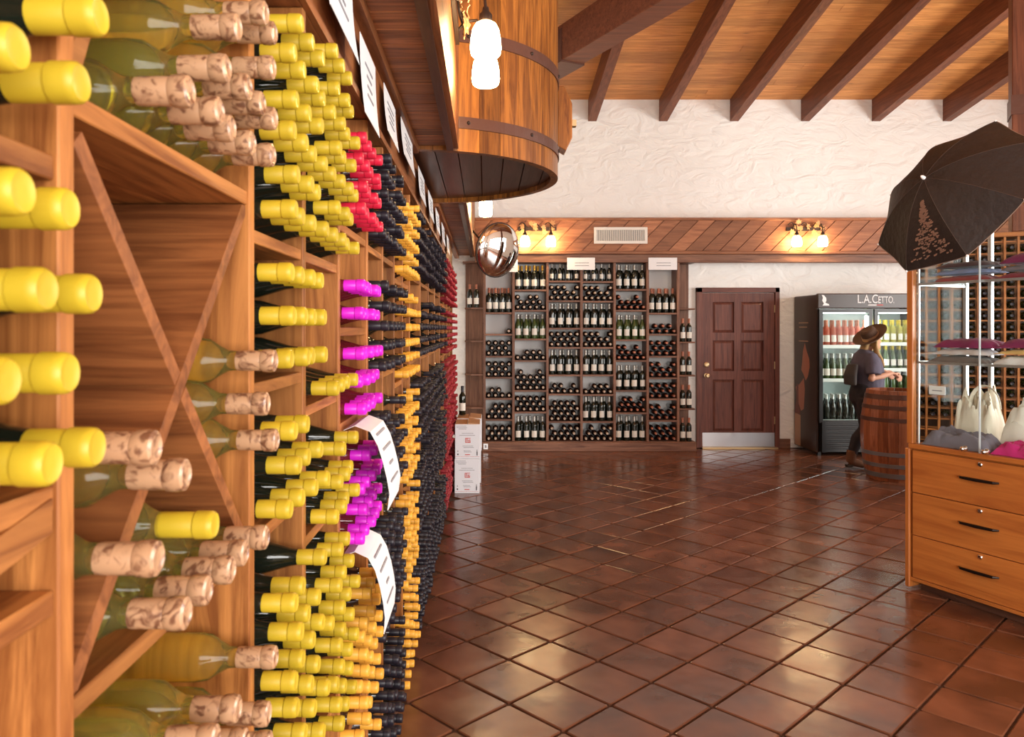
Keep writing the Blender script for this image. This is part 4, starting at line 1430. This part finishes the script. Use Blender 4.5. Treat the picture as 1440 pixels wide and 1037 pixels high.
card.location, card.rotation_euler = vM @ Vector((.16, .015, 1.20)), (0, 0, VR)
tag(card, 'small white price card stuck inside the glass case above the grey shirt', 'sign')
bx(-.03, .03, -.001, 0, .02, .026).build('printed_line', INK, card, world=False)

# ================================================================== LATTICE RACK BEHIND THE CABINET
LX, LY, LR = 3.985, 7.05, math.radians(-29)
lr = thing('lattice_rack', 'tall slatted lattice wine rack seen through the glass display case', 'wine rack', (LX, LY, 0), LR)
lM = Matrix.Translation((LX, LY, 0)) @ Matrix.Rotation(LR, 4, 'Z')
pitch = .1
LN = 13


def lb(x0, x1, y0, y1, z0, z1, name, ax_):
    bx(x0, x1, y0, y1, z0, z1).build(name, W('rack', ax_), lr, world=False)


for k in range(LN + 1):
    x = k * pitch
    lb(x - .009, x + .009, 0, .022, 0, 2.40, 'upright_slat', 'z')
    lb(x - .009, x + .009, .22, .242, 0, 2.40, 'upright_slat', 'z')
for j in range(24):
    z = .06 + j * pitch
    for y in (.0225, .2075):
        lb(-.009, LN * pitch + .009, y, y + .012, z - .008, z + .006, 'cross_slat', 'x')
bx(0, LN * pitch, .30, .32, 0, 2.40).build('back_board', W('soffitdark', 'z'), lr, world=False)
lb(-.01, LN * pitch + .02, -.01, .32, 2.402, 2.44, 'top_board', 'x')
for k in range(LN):
    for j in range(7, 23):
        dk = k < 2 or k == 5
        bottle('burg', 'dark' if dk else 'green', 'black', lM @ Vector(((k + .5) * pitch, .285, .06 + j * pitch + .0425)), (PI / 2, 0, LR),
               ('black-capped' if dk else 'green') + ' bottle lying in the slatted lattice rack, %s column from the oak barrel' % ORD[k],
               'black lattice rack bottles' if dk else 'green lattice rack bottles', 12, name='lattice_bottle')

# ================================================================== UMBRELLA
uc = px(1337, 277, 3.72)
vv = -(uc - Vector((0, 0, H))).normalized()
er = Vector((0, 0, 1)).cross(vv).normalized()       # image right
eu = vv.cross(er).normalized()                       # image up
ax = (vv * .60 + (er * -.74 + eu * .67).normalized() * .80).normalized()
maj = (er * .67 + eu * .74)
e1 = (maj - ax * maj.dot(ax)).normalized()
e2 = ax.cross(e1)
um = thing('umbrella', 'open black umbrella with pale floral panel leaning on the glass display case', 'umbrella', tuple(uc))
UR, UH = .415, .185
ph0 = PI / 8


def canopy(r, a):
    """point on the canopy; r 0..1, a angle; cloth sags between the ribs"""
    s_ = ((a - ph0) / (PI / 4)) % 1.0
    sag = 1 - .085 * math.sin(PI * s_) * (.35 + .65 * r)
    rad = UR * r * sag
    zz = UH * (1 - r ** 1.9) - .012 * math.sin(PI * s_) * r
    return uc + e1 * rad * math.cos(a) + e2 * rad * math.sin(a) + ax * zz


target_dir = None
best, bi = 9e9, 0
for k in range(8):
    am = ph0 + (k + .5) * PI / 4
    p = canopy(.75, am)
    q = (CX + p.x / p.y * F, CY - (p.z - H) / p.y * F)
    dd = (q[0] - 1302) ** 2 + (q[1] - 338) ** 2
    if dd < best:
        best, bi = dd, k
for k in range(8):
    vs_, fs_ = [], []
    nr, na = 8, 6
    for i in range(nr + 1):
        for j in range(na + 1):
            vs_.append(canopy(.02 + .98 * i / nr, ph0 + (k + j / na * .9999) * PI / 4))
    n1 = len(vs_)
    vs_ += [p - ax * .0012 for p in vs_]
    for i in range(nr):
        for j in range(na):
            a = i * (na + 1) + j
            fs_ += [(a, a + 1, a + na + 2, a + na + 1), (n1 + a, n1 + a + na + 1, n1 + a + na + 2, n1 + a + 1)]
    a0 = nr * (na + 1)
    for j in range(na):
        fs_.append((a0 + j, a0 + j + 1, n1 + a0 + j + 1, n1 + a0 + j))
    pn = MB().add(vs_, fs_, True).build('canopy_panel', UMB, um)
    if k == bi:
        m = MB()
        for _ in range(260):
            r = random.uniform(.30, .92)
            f = .5 + (random.random() - .5) * min(.86, (r - .22) * 1.15)
            p = canopy(r, ph0 + (k + f) * PI / 4) + ax * .0012
            s_ = random.uniform(.004, .010)
            w0 = random.random() * 6
            pts = [p + e1 * s_ * math.cos(w0 + q_ * PI / 2.5) + e2 * s_ * math.sin(w0 + q_ * PI / 2.5) for q_ in range(5)]
            m.prism(pts, tuple(ax * .0008))
        fl = m.build('floral_print', LACE, pn)
        fl['kind'] = 'stuff'
    rib = [canopy(i / 10 * .999, ph0 + k * PI / 4 + 1e-4) - ax * .004 for i in range(11)]
    MB().tube(rib, .0018, 5).build('rib', ALU, um)
    seam = [canopy(i / 10, ph0 + k * PI / 4 + 1e-4) + ax * .0006 for i in range(11)]
    MB().tube(seam, .0011, 4).build('seam', plain('umbrella_seam', (.075, .05, .042), .5) if 'umbrella_seam' not in bpy.data.materials else bpy.data.materials['umbrella_seam'], um)
    tip = canopy(1.0, ph0 + k * PI / 4 + 1e-4)
    MB().ball(tip, .006, 8, 6).build('rib_tip', PAPER, um)
    edge = [canopy(1.0, ph0 + (k + j / 8 * .999) * PI / 4) for j in range(9)]
    MB().tube(edge, .0018, 4).build('hem', plain('umbrella_hem', (.26, .18, .14), .5) if 'umbrella_hem' not in bpy.data.materials else bpy.data.materials['umbrella_hem'], um)
ap = uc + ax * UH
MB().tube([ap - ax * .004, ap + ax * .012, ap + ax * .022], [.010, .009, .004], 10).build('ferrule', PAPER, um)
MB().tube([ap, ap - ax * .33], .006, 8).build('shaft', CHROME, um)
MB().tube([ap - ax * .33, ap - ax * .37, ap - ax * .40], [.010, .013, .011], 10).build('grip', BLACKP, um)

# ================================================================== WOMAN
wp = thing('person', 'person in brown wide-brimmed hat, grey-blue top, dark trousers and ankle boots at the fridge', 'person', (4.30, 8.66, 0))
SKINM = plain('skin', (.62, .33, .22), .55)
YW = 8.66


def fleshy(m, name, mat, voxel, smooth=6, parent=wp):
    o_ = m.build(name, mat, parent)
    r = o_.modifiers.new('remesh', 'REMESH')
    r.mode, r.voxel_size, r.use_smooth_shade = 'VOXEL', voxel, True
    if smooth:
        s_ = o_.modifiers.new('smooth', 'SMOOTH')
        s_.iterations, s_.factor = smooth, .5
    return o_


m = MB()
hc = Vector((4.418, YW, 1.452))
m.ball(hc, (.085, .070, .100), 20, 14)
m.ball(hc + Vector((.030, 0, -.055)), (.055, .052, .055), 16, 10)          # jaw
m.ball(hc + Vector((.088, 0, -.018)), (.016, .011, .020), 10, 8)           # nose
m.ball(hc + Vector((.078, 0, -.055)), (.014, .020, .007), 10, 6)           # lips
m.ball(hc + Vector((.078, 0, -.066)), (.013, .018, .007), 10, 6)
m.ball(hc + Vector((.070, 0, -.092)), (.020, .022, .016), 10, 6)           # chin
m.ball(hc + Vector((-.005, -.070, -.012)), (.022, .010, .030), 10, 8)      # ear
m.ball(hc + Vector((-.005, .070, -.012)), (.022, .010, .030), 10, 8)
m.tube([hc + Vector((-.02, 0, -.04)), (4.365, YW, 1.34), (4.335, YW, 1.28)], [.050, .047, .06], 12)
m.tube([(4.335, YW, 1.30), (4.345, YW, 1.22), (4.355, YW, 1.10), (4.33, YW, .98), (4.30, YW, .86), (4.30, YW, .78)],
       [(.15, .07), (.17, .095), (.15, .105), (.125, .09), (.155, .11), (.15, .11)], 16)
arms = {}
for sd, pts in ((-1, [(4.335, YW - .165, 1.265), (4.318, YW - .20, 1.13), (4.305, YW - .205, 1.03), (4.42, YW - .20, 1.055), (4.545, YW - .19, 1.092)]),
                (1, [(4.335, YW + .165, 1.265), (4.35, YW + .20, 1.13), (4.37, YW + .20, 1.04), (4.49, YW + .16, 1.07), (4.61, YW + .11, 1.10)])):
    m.tube(pts, [.045, .042, .037, .034, .024], 12)
    m.ball(pts[2], .038)
    w_ = Vector(pts[-1])
    d = Vector((.80, .10 * -sd, -.58)).normalized()
    sidev = Vector((.1, -sd * .9, .1)).normalized()
    m.tube([w_, w_ + d * .035, w_ + d * .085], [(.022, .017), (.036, .015), (.036, .013)], 10)
    nrm = d.cross(sidev).normalized()
    for q_, ln in enumerate((.062, .072, .068, .052)):
        b0 = w_ + d * .075 + nrm * 0 + sidev * 0
        off = (q_ - 1.5) * .019
        up_ = Vector((.58, 0, .80))
        b0 = w_ + d * .075 + up_.normalized() * (-off)
        bend = (d + Vector((-.25, 0, -.5))).normalized()
        m.tube([b0, b0 + d * ln * .5, b0 + d * ln * .5 + bend * ln * .5], [.0095, .009, .0075], 8)
    tb_ = w_ + d * .03 + Vector((.03, 0, .015))
    m.tube([w_ + d * .02, tb_, tb_ + Vector((.035, 0, -.005))], [.013, .011, .008], 8)
for (yy, hipx, knee, ank, toe) in ((YW - .085, 4.30, (4.295, .455), (4.135, .15), (4.30, .03)), (YW + .085, 4.315, (4.43, .45), (4.46, .11), (4.64, .03))):
    m.tube([(hipx, yy, .82), ((hipx + knee[0]) / 2, yy, (.82 + knee[1]) / 2), (knee[0], yy, knee[1]), ((knee[0] + ank[0]) / 2 - .02, yy, (knee[1] + ank[1]) / 2 + .03), (ank[0], yy, ank[1])],
           [.085, .075, .055, .055, .036], 14)
body = fleshy(m, 'body', SKINM, .0075, 4)
MB().ball(hc + Vector((.070, -.034, .012)), (.009, .010, .007), 10, 8).build('eye', plain('eye_dark', (.05, .03, .02), .3), body)
MB().ball(hc + Vector((.070, .034, .012)), (.009, .010, .007), 10, 8).build('eye', bpy.data.materials['eye_dark'], body)
# top
m = MB()
m.tube([(4.345, YW, 1.345), (4.335, YW, 1.30), (4.350, YW, 1.22), (4.372, YW, 1.10), (4.378, YW, .98), (4.368, YW, .88), (4.352, YW, .80)],
       [(.075, .065), (.165, .095), (.20, .135), (.20, .155), (.195, .150), (.19, .150), (.185, .145)], 20)
for sd, pts in ((-1, [(4.335, YW - .135, 1.285), (4.328, YW - .19, 1.19), (4.318, YW - .215, 1.075)]), (1, [(4.335, YW + .135, 1.285), (4.345, YW + .19, 1.19), (4.352, YW + .21, 1.08)])):
    m.tube(pts, [.065, .078, .085], 14)
TOPM = plain('grey_blue_linen', (.105, .095, .135), .85, bump=.5, bscale=14)
fleshy(m, 'top', TOPM, .011, 3)
# trousers
m = MB()
m.tube([(4.325, YW, .95), (4.31, YW, .84), (4.305, YW, .75)], [(.165, .125), (.178, .140), (.168, .130)], 18)
for (yy, hipx, knee, ank) in ((YW - .085, 4.30, (4.295, .455), (4.145, .17)), (YW + .085, 4.315, (4.43, .45), (4.46, .13))):
    m.tube([(hipx, yy, .80), ((hipx + knee[0]) / 2, yy, (.80 + knee[1]) / 2), (knee[0], yy, knee[1]), ((knee[0] + ank[0]) / 2 - .02, yy, (knee[1] + ank[1]) / 2 + .03), (ank[0], yy, ank[1])],
           [.105, .092, .070, .066, .052], 14)
fleshy(m, 'trousers', plain('dark_denim', (.028, .024, .030), .8), .011, 3)
BOOT = plain('brown_suede', (.17, .075, .038), .85, bump=.3)
for (yy, ax_, az, tx, tz, hz) in ((YW - .085, 4.135, .15, 4.30, .034, .02), (YW + .085, 4.46, .12, 4.64, .034, .0)):
    m = MB()
    m.tube([(ax_ + .008, yy, az + .06), (ax_ - .004, yy, az - .03), (ax_ - .005, yy, .055 + hz)], [.056, .052, .048], 12)
    m.tube([(ax_ - .02, yy, .060 + hz), (ax_ + .06, yy, .056 + hz * .6), (tx - .03, yy, tz + .008), (tx + .015, yy, tz)], [(.038, .048), (.04, .046), (.044, .034), (.028, .022)], 12)
    bt = fleshy(m, 'boot', BOOT, .008, 3)
    MB().prism([(ax_ - .055, yy - .03, hz), (ax_ + .005, yy - .03, hz), (ax_ + .012, yy - .03, hz + .03), (ax_ - .06, yy - .03, hz + .03)], (0, .06, 0)).build('heel', plain('boot_heel', (.05, .03, .02), .7), bt)
# hair
HAIRM = plain('blonde_hair', (.50, .31, .13), .5, bump=.6, bscale=60)
m = MB()
m.ball(hc + Vector((-.018, 0, .012)), (.092, .083, .098), 18, 12)
for sd in (-1, 1):
    m.tube([hc + Vector((-.005, sd * .070, .02)), hc + Vector((-.012, sd * .084, -.06)), hc + Vector((.000, sd * .098, -.14)), hc + Vector((.055, sd * .088, -.22)), hc + Vector((.095, sd * .075, -.30))],
           [(.045, .020), (.046, .024), (.042, .024), (.034, .020), (.012, .01)], 10)
m.tube([hc + Vector((-.07, 0, -.02)), hc + Vector((-.10, 0, -.10)), hc + Vector((-.12, 0, -.17))], [(.07, .035), (.075, .035), (.05, .02)], 10)
fleshy(m, 'hair', HAIRM, .008, 3)
# hat: crown, brim and band tilted back
hn = Vector((-.58, -.22, .78)).normalized()
Rh = hn.to_track_quat('Z', 'Y').to_matrix().to_4x4()
HM = Matrix.Translation(hc + Vector((-.018, 0, .045))) @ Rh
FELT = plain('brown_felt', (.105, .058, .036), .9)
m = MB()
nb, seg = 8, 32
prof = [(.078, .004), (.12, .002), (.165, .010), (.19, .024), (.193, .022), (.165, .003), (.12, -.006), (.078, -.004)]
m.lathe([(.085, -.002), (.125, -.006), (.165, .006), (.192, .028), (.195, .033), (.165, .015), (.125, .004), (.094, .006), (.088, .05), (.080, .092), (.06, .108), (.03, .100), (.004, .096)], 32, HM)
ht = m.build('hat', FELT, wp)
MB().lathe([(.0935, .008), (.0965, .008), (.094, .030), (.0905, .030)], 32, HM).build('hat_band', plain('tan_band', (.42, .27, .17), .6), ht)
# shoulder bag at the back
m = MB()
m.tube([(4.160, YW - .07, 1.18), (4.125, YW - .08, 1.06), (4.125, YW - .08, .95)], [(.11, .040), (.13, .050), (.125, .045)], 14)
bg_ = fleshy(m, 'shoulder_bag', plain('charcoal_canvas', (.055, .048, .045), .85), .011, 3, None)
tag(bg_, 'charcoal canvas bag hanging at the back of the person in the hat', 'bag')

# small socket plate on the shelving plinth
so = thing('wall_outlet', 'small grey outlet plate on the shelving plinth beside the cartons', 'outlet', (.0, 9.765, .04))
bx(-.03, .03, 9.762, 9.769, .03, .105).build('plate', ALU, so, bevel=.002)
bx(-.012, .012, 9.760, 9.7618, .05, .085).build('socket_face', plain('outlet_face', (.30, .30, .33), .5), so)
